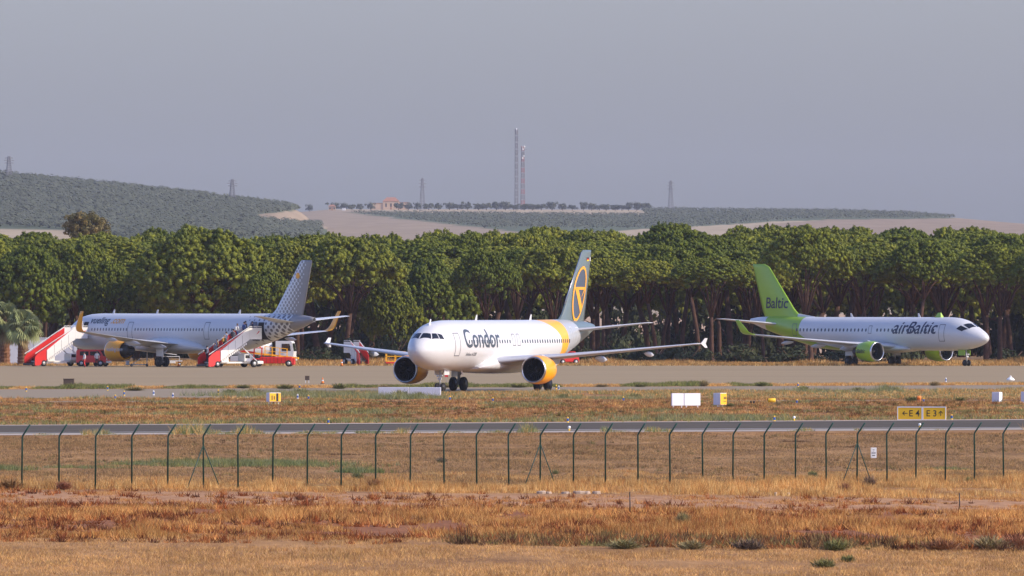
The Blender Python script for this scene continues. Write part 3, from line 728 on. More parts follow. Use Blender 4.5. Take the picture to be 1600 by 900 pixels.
# the round emblem on the fin: ring, disc, bird
def ell(cx_, cz_, rx, rz_, n=40): return [(cx_ + rx * math.cos(2 * math.pi * k / n), cz_ + rz_ * math.sin(2 * math.pi * k / n)) for k in range(n)]
for side in (1, -1):
    fn = lambda u, v, side=side: fin_pt(condor, u, v, side, .03)
    fn2 = lambda u, v, side=side: fin_pt(condor, u, v, side, .05)
    def sk(pts): return [(34.15 + (v - 8.0) * .42 + u, v) for u, v in pts]
    disc = condor.patch(poly_bm(sk(ell(0, 8.05, 1.28, 2.15))), 'emblem', M_lslate, fn, ctail, .2, .3)
    condor.patch(ring_bm(sk(ell(0, 8.05, 1.42, 2.32)), sk(ell(0, 8.05, 1.20, 2.08))), 'emblem_ring', M_yel, fn2, disc, .2, .3)
    bird = [[(-1.25, 8.62), (1.3, 8.62), (1.25, 8.40), (-.95, 8.40)], [(-1.25, 8.6), (-.55, 8.6), (1.1, 6.95), (.95, 6.3)], [(.36, 7.45), (.56, 7.75), (1.3, 8.5), (.98, 8.5)]]
    for poly in bird: condor.patch(poly_bm(sk(poly)), 'emblem_bird', M_yel, fn2, disc, .2, .3)
    for k, c in enumerate((srgb(20, 20, 20), srgb(200, 30, 30), srgb(245, 200, 30))):
        condor.patch(poly_bm([(36.0, 11.1 - .1 * k), (36.5, 11.1 - .1 * k), (36.5, 11.0 - .1 * k), (36.0, 11.0 - .1 * k)]), 'flag_band', plain('flag_colour', c), fn, ctail)
    condor.patch(poly_bm([(36.7, 11.12), (36.95, 11.12), (36.95, 10.8), (36.7, 10.8)]), 'flag_band', M_white, fn, ctail)
F = np.array(condor.fin)
MB().tube([condor.P(np.interp(z_, F[:, 0], F[:, 1]) - .01, 0, z_) for z_ in (7.2, 9, 11.5)], .05, 6).build('leading_edge', M_metal, ctail)

# ---- the dotted airliner on the left, seen from behind
vt = stretch(A320, 4.27, 2.67)
vx, vy = gp(296, 573.2)
hv = (-math.sin(R(38.5)), math.cos(R(38.5)))
vuel = Airliner('boarding_airliner', 'white airliner with grey dotted tail and ochre engines, boarding by two stairs', 44.51, 21.97, vt, (vx, vy, 0), hv)
def dots(t, x, z, px_, pz, r):
    """staggered round spots of radius r: 1 inside a spot"""
    u, v = x / px_, z / pz
    def d(ou, ov):
        a = ((u + ou).fr() - 0.5) * px_; b = ((v + ov).fr() - 0.5) * pz
        return (a * a + b * b).sq()
    return d(0, 0).mn(d(.5, .5)).lt(r)
def vuel_mats():
    m, t, b = paint('dotted_fuselage_paint', WHITE)
    x, y, z = obj_xyz(t); s = x * -1.0 + 21.97
    white = b.inputs['Base Color'].links[0].from_socket
    r = ((s - 34.0) / 6.0).clamp() * .15 + .06
    on = dots(t, x, z, .80, .74, r) * (s - (z - 3.8) * -.35).gt(34.6) * s.lt(41.2)
    c = mixc(t, on, white, srgb(102, 100, 102)); c = mixc(t, s.gt(41.2), c, srgb(134, 132, 132))
    t.links.new(c, b.inputs['Base Color'])
    m2, t, b = paint('dotted_fin_paint', WHITE)
    x, y, z = obj_xyz(t); s = x * -1.0 + 21.97
    q = (s - ((z - 5.9) * .80 + 37.0)) / (5.4 - (z - 5.9) * .58)
    white = b.inputs['Base Color'].links[0].from_socket
    on = dots(t, x, z, .62, .68, q.clamp() * .22 + .08)
    t.links.new(mixc(t, on.mx(q.gt(.84)), white, srgb(136, 133, 130)), b.inputs['Base Color'])
    return m, m2
vm, vm2 = vuel_mats()
vuel.fuselage(vm)
vtail = a320_common(vuel, 4.27, 6.94 - 4.27, M_yel2, make_sharklet(M_yel2), vm2, stabmat=M_white)
for q in (5.3, 13.6, 27.6, 36.9): vuel.door(q, 3.05, 4.95, .9, 1)
vuel.windows([6.6 + .533 * k for k in range(56) if not any(abs(6.6 + .533 * k - q) < .6 for q in (13.6, 27.6, 36.9))], 4.12, 1, mat=M_grey)
vuel.text('vueling', 1.3, 5.9, R(62), 1, M_bill, .022, .15, .95)
vuel.text('.com', 1.3, 9.75, R(62), 1, M_yel2, .022, .15, .95)
for k, q in enumerate((8.0, 16, 31)): vuel.blade_antenna(q)
fnv = lambda u, v: fin_pt(vuel, u, v, 1, .03)
vuel.patch(poly_bm(ell(41.75, 10.05, .34, .34, 16)), 'fin_spot', M_yel2, fnv, vtail)
vtx = text_mesh('vueling.com', .62, .006, .15); cut_grid(vtx, .3, .15)
bm_obj(vtx, 'cowl_lettering', M_wing, vuel.root, lambda u, v: (vuel.smg - 15.95 - u, 5.75 + 1.21 * math.cos(v / 1.2 - .05), 1.80 + 1.21 * math.sin(v / 1.2 - .05)))
# open doors: a dark doorway with the leaf swung forward along the hull
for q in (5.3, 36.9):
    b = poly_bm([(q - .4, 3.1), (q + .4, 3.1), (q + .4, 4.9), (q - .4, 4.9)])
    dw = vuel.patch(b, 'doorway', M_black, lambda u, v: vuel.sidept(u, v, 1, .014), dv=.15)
    b = poly_bm([(q - 1.45, 3.1), (q - .55, 3.1), (q - .55, 4.9), (q - 1.45, 4.9)])
    lf = vuel.patch(b, 'door_leaf', M_grey if q > 20 else M_white, lambda u, v: vuel.sidept(u, v, 1, .28), parent=dw, dv=.15)
    lf.modifiers.new('thick', 'SOLIDIFY').thickness = .12

# ---- the lime-tailed airliner on the right
A220 = [(0, 3.10, .03, .03), (.08, 3.10, .24, .22), (.3, 3.11, .50, .44), (.8, 3.14, .84, .74), (1.6, 3.22, 1.17, 1.07), (2.6, 3.36, 1.44, 1.42), (3.6, 3.48, 1.62, 1.68), (4.8, 3.55, 1.72, 1.83), (6.2, 3.58, 1.75, 1.87),
        (23.5, 3.58, 1.75, 1.87), (26.5, 3.66, 1.70, 1.79), (30, 4.0, 1.45, 1.50), (33.5, 4.42, 1.0, 1.10), (36.6, 4.80, .55, .66), (38.2, 4.98, .28, .34), (38.7, 5.02, .2, .24)]
bx_, by_ = gp(1364, 571.2)
baltic = Airliner('parked_airliner', 'white airliner with lime green tail and engines, parked before the pines', 38.7, 18.6, A220, (bx_, by_, 0), (math.sin(R(42)), -math.cos(R(42))))
def baltic_mat():
    m, t, b = paint('lime_tailed_fuselage_paint', WHITE)
    x, y, z = obj_xyz(t); s = x * -1.0 + 18.6
    white = b.inputs['Base Color'].links[0].from_socket
    low = (3.6 - z).mx(0.0)
    g = (s + low * low * 1.5 + low * 1.2).gt(29.2) * s.lt(35.6)
    t.links.new(mixc(t, g, white, srgb(146, 180, 44)), b.inputs['Base Color']); return m
baltic.fuselage(baltic_mat())
zb = lambda y: 2.15 + (abs(y) - 1.7) * .085 + .016 * max(0, abs(y) - 8)
for side in (1, -1):
    w = baltic.surface('wing', [(side * a, b, c, d, e) for a, b, c, d, e in [(.9, 12.6, 7.2, 2.12, .13), (1.75, 13.1, 6.6, zb(1.75), .13), (5.9, 15.5, 4.0, zb(5.9), .115), (11, 18.0, 2.75, zb(11), .105), (16.2, 20.6, 1.6, zb(16.2), .10)]], M_wing)
    make_sharklet(M_lime, 1.75, 20.6, 16.2, 1.6)(baltic, side, zb(16.2), 0, w)
    for yy, ln, r in ((3.9, 3.0, .30), (7.6, 2.6, .27), (11.3, 2.1, .22)):
        le = np.interp(yy, [1.75, 5.9, 16.2], [13.1, 15.5, 20.6]); ch = np.interp(yy, [1.75, 5.9, 16.2], [6.6, 4.0, 1.6])
        baltic.canoe(le + ch * .5, side * yy, zb(yy) - .34, ln, r)
    e = baltic.engine(side, 12.2, 5.35, 1.62, 1.12, 3.25, M_lime)
    baltic.pylon(side, 5.35, 1.62, 13.0, 15.2, zb(5.35) - .1, 17.2)
    baltic.gear_main(side, 3.35, 2.05, .53, .38, .42, M_white)
    baltic.surface('horizontal_stabiliser', [(side * .35, 33.0, 3.9, 4.6, .10), (side * .9, 33.4, 3.6, 4.66, .10), (side * 5.9, 36.7, 1.5, 5.22, .09), (side * 6.05, 36.95, 1.1, 5.23, .06)], M_white)
baltic.belly(11.6, 22.6, 2.1, 1.42, 2.7, M_white)
baltic.fin = [(4.6, 27.9, 8.2, 0, .075), (5.3, 29.2, 7.1, 0, .08), (5.7, 30.6, 5.9, 0, .085), (6.3, 31.4, 5.4, 0, .09), (11.1, 35.6, 2.75, 0, .08), (11.45, 36.4, 2.0, 0, .05)]
btail = baltic.surface('tail_fin', baltic.fin, M_lime, True)
MB().loft([[baltic.P(28.2, -.22, 5.2), baltic.P(28.2, .22, 5.2), baltic.P(28.2, .02, 5.5), baltic.P(28.2, -.02, 5.5)], [baltic.P(30.75, -.24, 5.5), baltic.P(30.75, .24, 5.5), baltic.P(30.75, .16, 5.8), baltic.P(30.75, -.16, 5.8)]]).build('fin_fillet', M_white, btail)
baltic.gear_nose(3.4, 1.75, .36, .2, M_lime)
cockpit(baltic, [[(1.75, -4), (2.05, -44), (2.95, -38), (2.55, -4)], [(1.75, 4), (2.05, 44), (2.95, 38), (2.55, 4)],
                 [(2.12, -48), (2.75, -70), (3.55, -66), (3.15, -46)], [(2.12, 48), (2.75, 70), (3.55, 66), (3.15, 46)]])
baltic.door(5.7, 2.75, 4.65, .9, -1); baltic.door(30.0, 3.3, 4.7, .75, -1); baltic.door(17.3, 3.6, 4.5, .55, -1)
baltic.windows([7.0 + .78 * k * .78 for k in range(38) if abs(7.0 + .6084 * k - 17.3) > .6], 4.0, -1, .26, .38)
baltic.text('airBaltic', 2.15, 13.7, R(90) - .02, -1, M_navy, .022, .28, 1.02)
nb = text_mesh('Baltic', 1.75, .02, .1)
fnb = lambda u, v: fin_pt(baltic, 36.2 - u, 6.45 + v, -1, .03)
cut_grid(nb, .3, .3); bm_obj(nb, 'fin_lettering', M_navy, btail, fnb)
ntx = text_mesh('airBaltic', .62, .008, .28); cut_grid(ntx, .3, .15)
def on_cowl(u, v):
    a = R(180) + .15 - v / 1.15; return (baltic.smg - 15.1 + u, -5.35 + 1.165 * math.cos(a), 1.62 + 1.165 * math.sin(R(180) - a + R(180)) * -1)
bm_obj(ntx, 'cowl_lettering', M_navy, baltic.root, on_cowl)
baltic.blade_antenna(11.0); baltic.blade_antenna(22.0)
MB().loft([[baltic.P(7.3, -.25, 5.38), baltic.P(8.3, -.25, 5.38), baltic.P(8.3, .25, 5.38), baltic.P(7.3, .25, 5.38)], [baltic.P(7.55, -.05, 5.95), baltic.P(8.0, -.05, 5.95), baltic.P(8.0, .05, 5.95), baltic.P(7.55, .05, 5.95)]]).build('beacon_fairing', M_lime, baltic.root)
# ------------------------------------------------------------------ trees
def leaf_quads(C, Nrm, size, rng, jit=.7):
    """one small quad per row of C, turned roughly along Nrm"""
    n = len(C); N = Nrm + rng.normal(0, jit, (n, 3)); N /= np.linalg.norm(N, axis=1)[:, None] + 1e-9
    A = np.cross(N, rng.normal(0, 1, (n, 3))); A /= np.linalg.norm(A, axis=1)[:, None] + 1e-9; B = np.cross(N, A)
    sz = (size * rng.uniform(.6, 1.35, n))[:, None]; A = A * sz; B = B * sz * .62
    V = np.stack([C - A - B * .4, C + A * .2 - B, C + A + B * .4, C - A * .2 + B], 1).reshape(-1, 3)
    return V, np.arange(4 * n).reshape(-1, 4)
def lobes_to_mesh(name, L, per, size, rng, pal, up=.25):
    """L rows: centre x,y,z, radius; each lobe is a puff of leaf quads"""
    L = np.asarray(L); k = len(L); D = rng.normal(0, 1, (k * per, 3)); D[:, 2] = D[:, 2] * .9 + up
    D /= np.linalg.norm(D, axis=1)[:, None]
    rad = np.repeat(L[:, 3], per) * rng.uniform(.55, 1.08, k * per) ** .6
    C = np.repeat(L[:, :3], per, 0) + D * rad[:, None] * np.array([1, 1, .8])
    V, Fq = leaf_quads(C, D, size, rng, .32)
    c = np.repeat(pick(pal, k, rng) * rng.uniform(.85, 1.15, (k, 1)), per, 0) * rng.uniform(.75, 1.25, (k * per, 1))
    return np_mesh(name, V, Fq, False, np.repeat(c, 4, 0))
def ico(sub):
    b = bmesh.new(); bmesh.ops.create_icosphere(b, subdivisions=sub, radius=1.0); b.verts.ensure_lookup_table()
    V = np.array([v.co[:] for v in b.verts]); Fc = np.array([[v.index for v in f.verts] for f in b.faces]); b.free(); return V, Fc
ICO_V, ICO_F = ico(1)
def puffs_to_mesh(name, L, fuzz, size, rng, pal, squash=.8):
    """each lobe is a small solid knobbly needle puff with loose sprigs standing off it"""
    L = np.asarray(L); k = len(L); nv = len(ICO_V)
    rot = rng.normal(0, 1, (k, 3, 3)); Q, _ = np.linalg.qr(rot)
    D = np.einsum('kij,vj->kvi', Q, ICO_V); rad = L[:, 3][:, None] * np.clip(.88 + rng.normal(0, .26, (k, nv)), .4, 1.5)
    V = L[:, None, :3] + D * rad[..., None] * np.array([1, 1, squash]); F1 = (ICO_F[None] + (np.arange(k) * nv)[:, None, None]).reshape(-1, 3)
    base = pick(pal, k, rng) * rng.uniform(.85, 1.15, (k, 1)); c1 = np.repeat(base, nv, 0) * rng.uniform(.8, 1.2, (k * nv, 1))
    D2 = rng.normal(0, 1, (k * fuzz, 3)); D2[:, 2] = D2[:, 2] * .9 + .25; D2 /= np.linalg.norm(D2, axis=1)[:, None]
    C = np.repeat(L[:, :3], fuzz, 0) + D2 * (np.repeat(L[:, 3], fuzz) * rng.uniform(.7, 1.25, k * fuzz))[:, None] * np.array([1, 1, squash])
    V2, Fq = leaf_quads(C, D2, size, rng, .4); Fq = Fq + len(F1) * 0 + k * nv; F2 = np.concatenate([Fq[:, [0, 1, 2]], Fq[:, [0, 2, 3]]])
    c2 = np.repeat(np.repeat(base, fuzz, 0) * rng.uniform(.8, 1.25, (k * fuzz, 1)), 4, 0)
    return np_mesh(name, np.concatenate([V.reshape(-1, 3), V2]), np.concatenate([F1, F2]), True, np.concatenate([c1, c2]))
def foliage_mat(name, tint=0.22):
    m, t, b = new_mat(name, 0.75, 0, 0.2)
    a = t.nodes.new('ShaderNodeAttribute'); a.attribute_name = 'col'
    oi = t.nodes.new('ShaderNodeObjectInfo'); hs = t.nodes.new('ShaderNodeHueSaturation')
    r = E(t, oi.outputs['Random'])
    t.links.new((r * tint + (1 - tint * .5)).s, hs.inputs['Value']); t.links.new((r * -.035 + .517).s, hs.inputs['Hue'])
    t.links.new(a.outputs['Color'], hs.inputs['Color']); t.links.new(hs.outputs[0], b.inputs['Base Color'])
    tr = t.nodes.new('ShaderNodeBsdfTranslucent'); mx = t.nodes.new('ShaderNodeMixShader'); mx.inputs[0].default_value = .10
    t.links.new(hs.outputs[0], tr.inputs['Color']); t.links.new(b.outputs[0], mx.inputs[1]); t.links.new(tr.outputs[0], mx.inputs[2])
    t.links.new(mx.outputs[0], t.nodes['Material Output'].inputs['Surface'])
    return m
M_pine = foliage_mat('pine_needles', .45); M_bark = plain('pine_bark', srgb(84, 63, 53), .9, 0, .4, 2.0, .1)
PINE = [(.158, .178, .018), (.142, .162, .018), (.126, .148, .019), (.178, .192, .018), (.096, .117, .018)]
def stone_pine_meshes(seed, deep):
    """unit tree: crown 12 m wide, from z=0 (crown base) to z=5 (deep: lobes reach lower); trunk reaches z=0 from -10"""
    rng = np.random.default_rng(seed); subs = []
    nsub = 7
    for k in range(nsub):
        a = 2 * np.pi * k / nsub + rng.uniform(-.3, .3); d = rng.uniform(2.6, 3.8)
        subs.append((d * np.cos(a), d * np.sin(a), rng.uniform(1.0, 1.9), 2.2))
    subs.append((rng.uniform(-.6, .6), rng.uniform(-.6, .6), 2.4, 2.9))
    bumps = [(rng.uniform(-5, 5), rng.uniform(-5, 5), -rng.uniform(.7, 1.8), rng.uniform(.35, .7)) for k in range(44)] + [(rng.uniform(-3.5, 3.5), rng.uniform(-3.5, 3.5), rng.uniform(-.35, .35), rng.uniform(1.4, 2.2)) for k in range(5)]
    rim = [rng.uniform(-.16, .12) for k in range(9)]
    L = []
    def dome(r, th):
        x, y = r * math.cos(th), r * math.sin(th)
        z = .7 + 3.9 * max(0, 1 - (r / 6.4) ** 2.0) ** .8
        return x, y, z + sum(q * math.exp(-((x - u) ** 2 + (y - v) ** 2) / (w * w)) for u, v, q, w in bumps)
    n = 1040
    for i in range(n):
        th = i * 2.39996; f = th % (2 * math.pi) / (2 * math.pi) * 9; k0 = int(f) % 9; rm = rim[k0] * (1 - f % 1) + rim[(k0 + 1) % 9] * (f % 1)
        r = 6.0 * ((i + .5) / n) ** .48 * (1 + rm) + rng.uniform(-.12, .12); x, y, z = dome(max(.1, r), th)
        L.append((x + rng.normal(0, .08), y + rng.normal(0, .08), z + rng.normal(0, .13), rng.uniform(.13, .31)))
    for i in range(190):
        th = rng.uniform(0, 6.28); r = 5.4 * math.sqrt(rng.uniform(0, 1)); x, y, z = dome(r, th); L.append((x, y, max(.15, z - rng.uniform(.35, 1.5)), rng.uniform(.22, .42)))
    if deep:
        for i in range(420):
            th = rng.uniform(0, 6.28); z = rng.uniform(-1.7, 1.5); r = (5.7 - .25 * max(0, .9 - z) ** 2) * (1 + rng.normal(0, .06)) * (.92 + .1 * math.sin(th * 4 + z * 1.5)); L.append((r * math.cos(th), r * math.sin(th), z, rng.uniform(.18, .45)))
    crown = puffs_to_mesh('crown', L, 27, .078, rng, PINE)
    t = MB(); lean = (rng.uniform(-2.4, 2.4), rng.uniform(-.8, .8))
    zf = rng.uniform(-5.0, -1.4); p0 = (lean[0] * -.6, 0, -10.2); pf = (lean[0] * .3, lean[1] * .3, zf)
    t.tube([p0, (lean[0] * -.45, 0, -9.6), (lean[0] * -.2, lean[1] * .2, -6), pf], [.40, .31, .27, .23], 9)
    for k, (x, y, z, r) in enumerate(subs[:nsub + 1]):
        if k % 2 and k < nsub and rng.random() < .3: continue
        e = (x * .85, y * .85, z + .1); mid = (pf[0] + (e[0] - pf[0]) * .45, pf[1] + (e[1] - pf[1]) * .45, zf + (z - zf) * .62)
        t.tube([(pf[0], pf[1], zf - .25), mid, e], [.15, .11, .05], 6)
        t.tube([mid, (mid[0] + rng.normal(0, .9), mid[1] + rng.normal(0, .9), mid[2] + 1.6)], [.07, .03], 5)
    if rng.random() < .6:
        z0 = rng.uniform(-6, -4); a = rng.uniform(0, 6.28); t.tube([(lean[0] * -.1, 0, z0), (1.2 * math.cos(a), 1.2 * math.sin(a), z0 + .5), (2.2 * math.cos(a), 2.2 * math.sin(a), z0 + .6)], [.08, .05, .02], 5)
    tm = t.mesh('trunk')
    crown.materials.append(M_pine); tm.materials.append(M_bark)
    return crown, tm
UMB = [stone_pine_meshes(100 + k, False) for k in range(5)]
DEEP = [stone_pine_meshes(200 + k, True) for k in range(4)]
def stone_pine(px, top, wpx, bot, Y, deep, label, k, group=None):
    X = at(px, Y); zt, zb_ = zat(top, Y), zat(bot, Y); w = wpx / FPX * Y
    cm, tm = (DEEP if deep else UMB)[k % (4 if deep else 5)]
    base, H = (-1.9, 6.7) if deep else (-.2, 5.1)
    sz = (zt - zb_) / H; z0 = zb_ - base * sz
    o = thing('stone_pine', label, 'pine tree', (X, Y, gzf(X, Y)), (k * 1.7) % 6.28, group)
    c = link('crown', cm, o); c.location = (0, 0, z0); c.scale = (w / 12.2, w / 12.2, sz)
    t = link('trunk', tm, o); t.location = (0, 0, z0); t.scale = (max(.75, w / 12.2), max(.75, w / 12.2), z0 / 9.9)
    return o
ORD = ['first', 'second', 'third', 'fourth', 'fifth', 'sixth', 'seventh', 'eighth', 'ninth', 'tenth', 'eleventh', 'twelfth', 'thirteenth', 'fourteenth', 'fifteenth', 'sixteenth', 'seventeenth', 'eighteenth', 'nineteenth', 'twentieth',
       'twenty-first', 'twenty-second', 'twenty-third', 'twenty-fourth', 'twenty-fifth', 'twenty-sixth', 'twenty-seventh', 'twenty-eighth', 'twenty-ninth', 'thirtieth', 'thirty-first', 'thirty-second', 'thirty-third', 'thirty-fourth', 'thirty-fifth', 'thirty-sixth', 'thirty-seventh', 'thirty-eighth', 'thirty-ninth', 'fortieth']
FRONT = [(-30, 366, 150, 480, 1650, 1, 'bushy pine cut by the left edge of the picture, behind the palms'),
         (45, 384, 150, 505, 1640, 1, 'low bushy pine directly behind the two palms'),
         (120, 372, 120, 470, 1662, 1, 'pine between the palms and the big domed pine'),
         (170, 410, 105, 505, 1646, 1, 'small dark pine tucked against the left side of the big domed pine'),
         (318, 352, 232, 500, 1636, 1, 'biggest pine, a broad dome above the dotted airliner'),
         (418, 420, 100, 505, 1630, 1, 'low round pine left of the dotted tail fin'),
         (470, 372, 140, 470, 1652, 1, 'pine right behind the dotted tail fin'),
         (545, 364, 190, 462, 1640, 0, 'broad pine with a pale trunk right of the dotted tail fin'),
         (612, 436, 100, 535, 1650, 1, 'low pine above the far wing of the taxiing airliner'),
         (672, 405, 150, 528, 1654, 1, 'dense dark pine above the cockpit of the taxiing airliner'),
         (760, 386, 112, 462, 1628, 0, 'pine with two bare leaning trunks above the big dark lettering'),
         (858, 382, 150, 458, 1658, 0, 'dark forked pine just left of the slate tail fin'),
         (942, 400, 120, 455, 1664, 0, 'pine just right of the slate tail fin'),
         (1018, 404, 140, 455, 1660, 0, 'pine above the far end of the taxiing airliner tailplane'),
         (1112, 398, 150, 452, 1658, 0, 'pine left of the lime green tail fin'),
         (1188, 405, 110, 452, 1664, 0, 'pine right behind the lime green tail fin'),
         (1262, 354, 158, 440, 1622, 0, 'tall pale-trunked pine right of the lime green tail fin'),
         (1352, 384, 130, 446, 1660, 0, 'pine above the windows of the lime-tailed airliner'),
         (1440, 372, 145, 448, 1656, 0, 'pine above the dark blue lettering of the lime-tailed airliner'),
         (1562, 380, 165, 448, 1622, 0, 'pale-trunked pine above the nose of the lime-tailed airliner'),
         (1650, 372, 150, 450, 1616, 0, 'pine cut by the right edge of the picture')] + [(px, 362, 175, 455, Y, 0, f'{q} pine beyond the right edge of the picture') for px, Y, q in ((1745, 1612, 'first'), (1840, 1606, 'second'), (1950, 1600, 'third'))]
for k, (px, top, w, bot, Y, dp, lab) in enumerate(FRONT):
    stone_pine(px, top, w, bot, Y, dp, lab, k, 'stone pines along the front of the wood')
sky_x = [-50, 0, 100, 180, 250, 330, 400, 470, 540, 600, 700, 800, 850, 950, 1045, 1110, 1200, 1280, 1400, 1450, 1580, 1700]
sky_y = [362, 362, 361, 368, 360, 360, 365, 365, 360, 366, 357, 362, 356, 363, 352, 360, 353, 356, 361, 357, 356, 358]
kk = 40
ROWS = [(1672, 30, 118, 452), (1692, 20, 122, 446), (1714, 12, 118, 440), (1738, 5, 120, 440), (1764, 0, 116, 452), (1792, 1, 96, 470), (1822, 3, 92, 488), (1852, 4, 90, 505)]
RN = ['second', 'third', 'fourth', 'fifth', 'sixth', 'seventh']
for row, (Y, dtop, step, bot) in enumerate(ROWS):
    n = 0; px = -70 + (row * 37) % 60
    while px < 1960:
        top = np.interp(px, sky_x, sky_y) + dtop + random.choice([-5, -2, 3, 7, 12]) + random.uniform(-2, 2)
        if row < 3: lab = f'{ORD[n]} stone pine from the left in the {RN[row]} row of the wood'
        elif row < 5: lab = f'{ORD[n]} pine crown from the left along the skyline of the wood, {"nearer" if row == 3 else "farther"} line'
        else: lab = 'pine deep in the back of the wood, hidden but for bits between trunks and crowns'
        deep = row >= 4 or (px < 450 and row < 2)
        stone_pine(px, top, (random.uniform(135, 235) if row < 5 else random.uniform(130, 180)), bot + random.uniform(-8, 10) + (30 if deep and row < 2 else 0), Y + random.uniform(-6, 6), deep, lab, kk, 'stone pines in the rows behind' if row < 5 else 'pines deep in the wood')
        px += step * random.uniform(.75, 1.2); n += 1; kk += 1
# undergrowth at the foot of the wood
def bush_mesh(seed, n, per, size, pal, flat=.7):
    rng = np.random.default_rng(seed); L = []
    for i in range(n):
        a = rng.uniform(0, 6.28); d = math.sqrt(rng.uniform(0, 1)); h = rng.uniform(.1, 1) * (1 - .75 * d * d)
        L.append((d * math.cos(a) * .85, d * math.sin(a) * .85, h * flat, rng.uniform(.16, .30)))
    return lobes_to_mesh('foliage', L, per, size, rng, pal)
M_shrub = foliage_mat('shrub_leaves', .3)
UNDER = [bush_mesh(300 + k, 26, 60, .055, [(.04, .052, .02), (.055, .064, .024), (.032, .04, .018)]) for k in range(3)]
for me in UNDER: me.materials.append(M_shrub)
M_twig = plain('twig', srgb(92, 70, 54), .9)
stem_me = MB()
for a in range(5): stem_me.tube([(0, 0, -.02), (.25 * math.cos(a * 1.3), .25 * math.sin(a * 1.3), .3), (.5 * math.cos(a * 1.3), .5 * math.sin(a * 1.3), .55)], [.03, .02, .008], 5)
stem_me = stem_me.mesh('stem'); stem_me.materials.append(M_twig)
def shrub(px, Y, w, h, me, label, group=None, name='shrub', cat='shrub', rz=0):
    X = at(px, Y); o = thing(name, label, cat, (X, Y, gzf(X, Y)), rz, group)
    f = link('foliage', me, o); f.scale = (w / 2, w / 2, h); s_ = link('stem', stem_me, o); s_.scale = (w / 2, w / 2, h)
    return o
SHR = [(500, 1630, 5.5, 2.6, 'left of the pale trunk by the far wing'), (560, 1634, 6, 4.2, 'right of the pale trunk by the far wing'), (615, 1637, 7, 5.0, 'between the cage trolley and the pines'), (655, 1633, 5, 5.5, 'just left of the cockpit of the taxiing airliner'),
       (700, 1638, 6, 4.8, 'over the roof of the taxiing airliner'), (905, 1640, 4, 3.0, 'behind the taxiing airliner exhaust'), (965, 1636, 7, 4.6, 'right of the slate tail, under the tailplane'), (1020, 1632, 6, 3.0, 'under the wing of the taxiing airliner'), (1075, 1633, 6.5, 3.2, 'beneath the near wingtip of the taxiing airliner'),
       (1240, 1636, 8, 2.8, 'under the wing of the lime-tailed airliner'), (1295, 1632, 6, 2.2, 'just left of the lime engine'), (1390, 1650, 7, 7, 'between trunks above the lime-tailed airliner'), (1420, 1655, 5, 8, 'leafy between trunks over the big blue lettering'), (1580, 1636, 6, 2.5, 'right of the nose of the lime-tailed airliner'), (470, 1634, 6, 2.2, 'right of the white fuel truck'), (1155, 1638, 7, 3.0, 'below the lime fin, left of it')]
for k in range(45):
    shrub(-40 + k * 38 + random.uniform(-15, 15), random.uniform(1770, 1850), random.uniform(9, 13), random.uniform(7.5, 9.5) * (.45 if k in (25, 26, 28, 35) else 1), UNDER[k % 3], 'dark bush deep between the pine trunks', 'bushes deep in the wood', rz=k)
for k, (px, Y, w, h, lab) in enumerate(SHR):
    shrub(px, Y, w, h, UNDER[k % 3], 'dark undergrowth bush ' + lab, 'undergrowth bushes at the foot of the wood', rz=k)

# lone brownish eucalyptus rising behind the wood
rng = np.random.default_rng(5)
Le = [(rng.normal(0, 1.6), rng.normal(0, 1.4), rng.uniform(-1.2, 2.2) - .15 * 0, rng.uniform(.4, .8)) for k in range(130)]
Le = [l for l in Le if abs(l[0]) < 3.2 - abs(l[2]) * .4]
eu = thing('eucalyptus_tree', 'lone brownish loose-crowned tree rising behind the wood at left', 'tree', (at(134, 1950), 1950, 0))
cm = lobes_to_mesh('crown', Le, 70, .15, rng, [(.17, .135, .045), (.14, .12, .045), (.11, .105, .04)]); cm.materials.append(M_shrub)
c_ = link('crown', cm, eu); c_.location = (0, 0, 16.9)
tb = MB().tube([(0, 0, 0), (.2, 0, 8), (0, 0, 15)], [.4, .3, .18], 8)
for a in range(5): tb.tube([(0, 0, 13.5 + a * .3), (math.cos(a * 1.3) * 1.6, math.sin(a * 1.3) * 1.6, 16.6 + a * .3)], [.12, .04], 5)
tb.build('trunk', M_bark, eu)

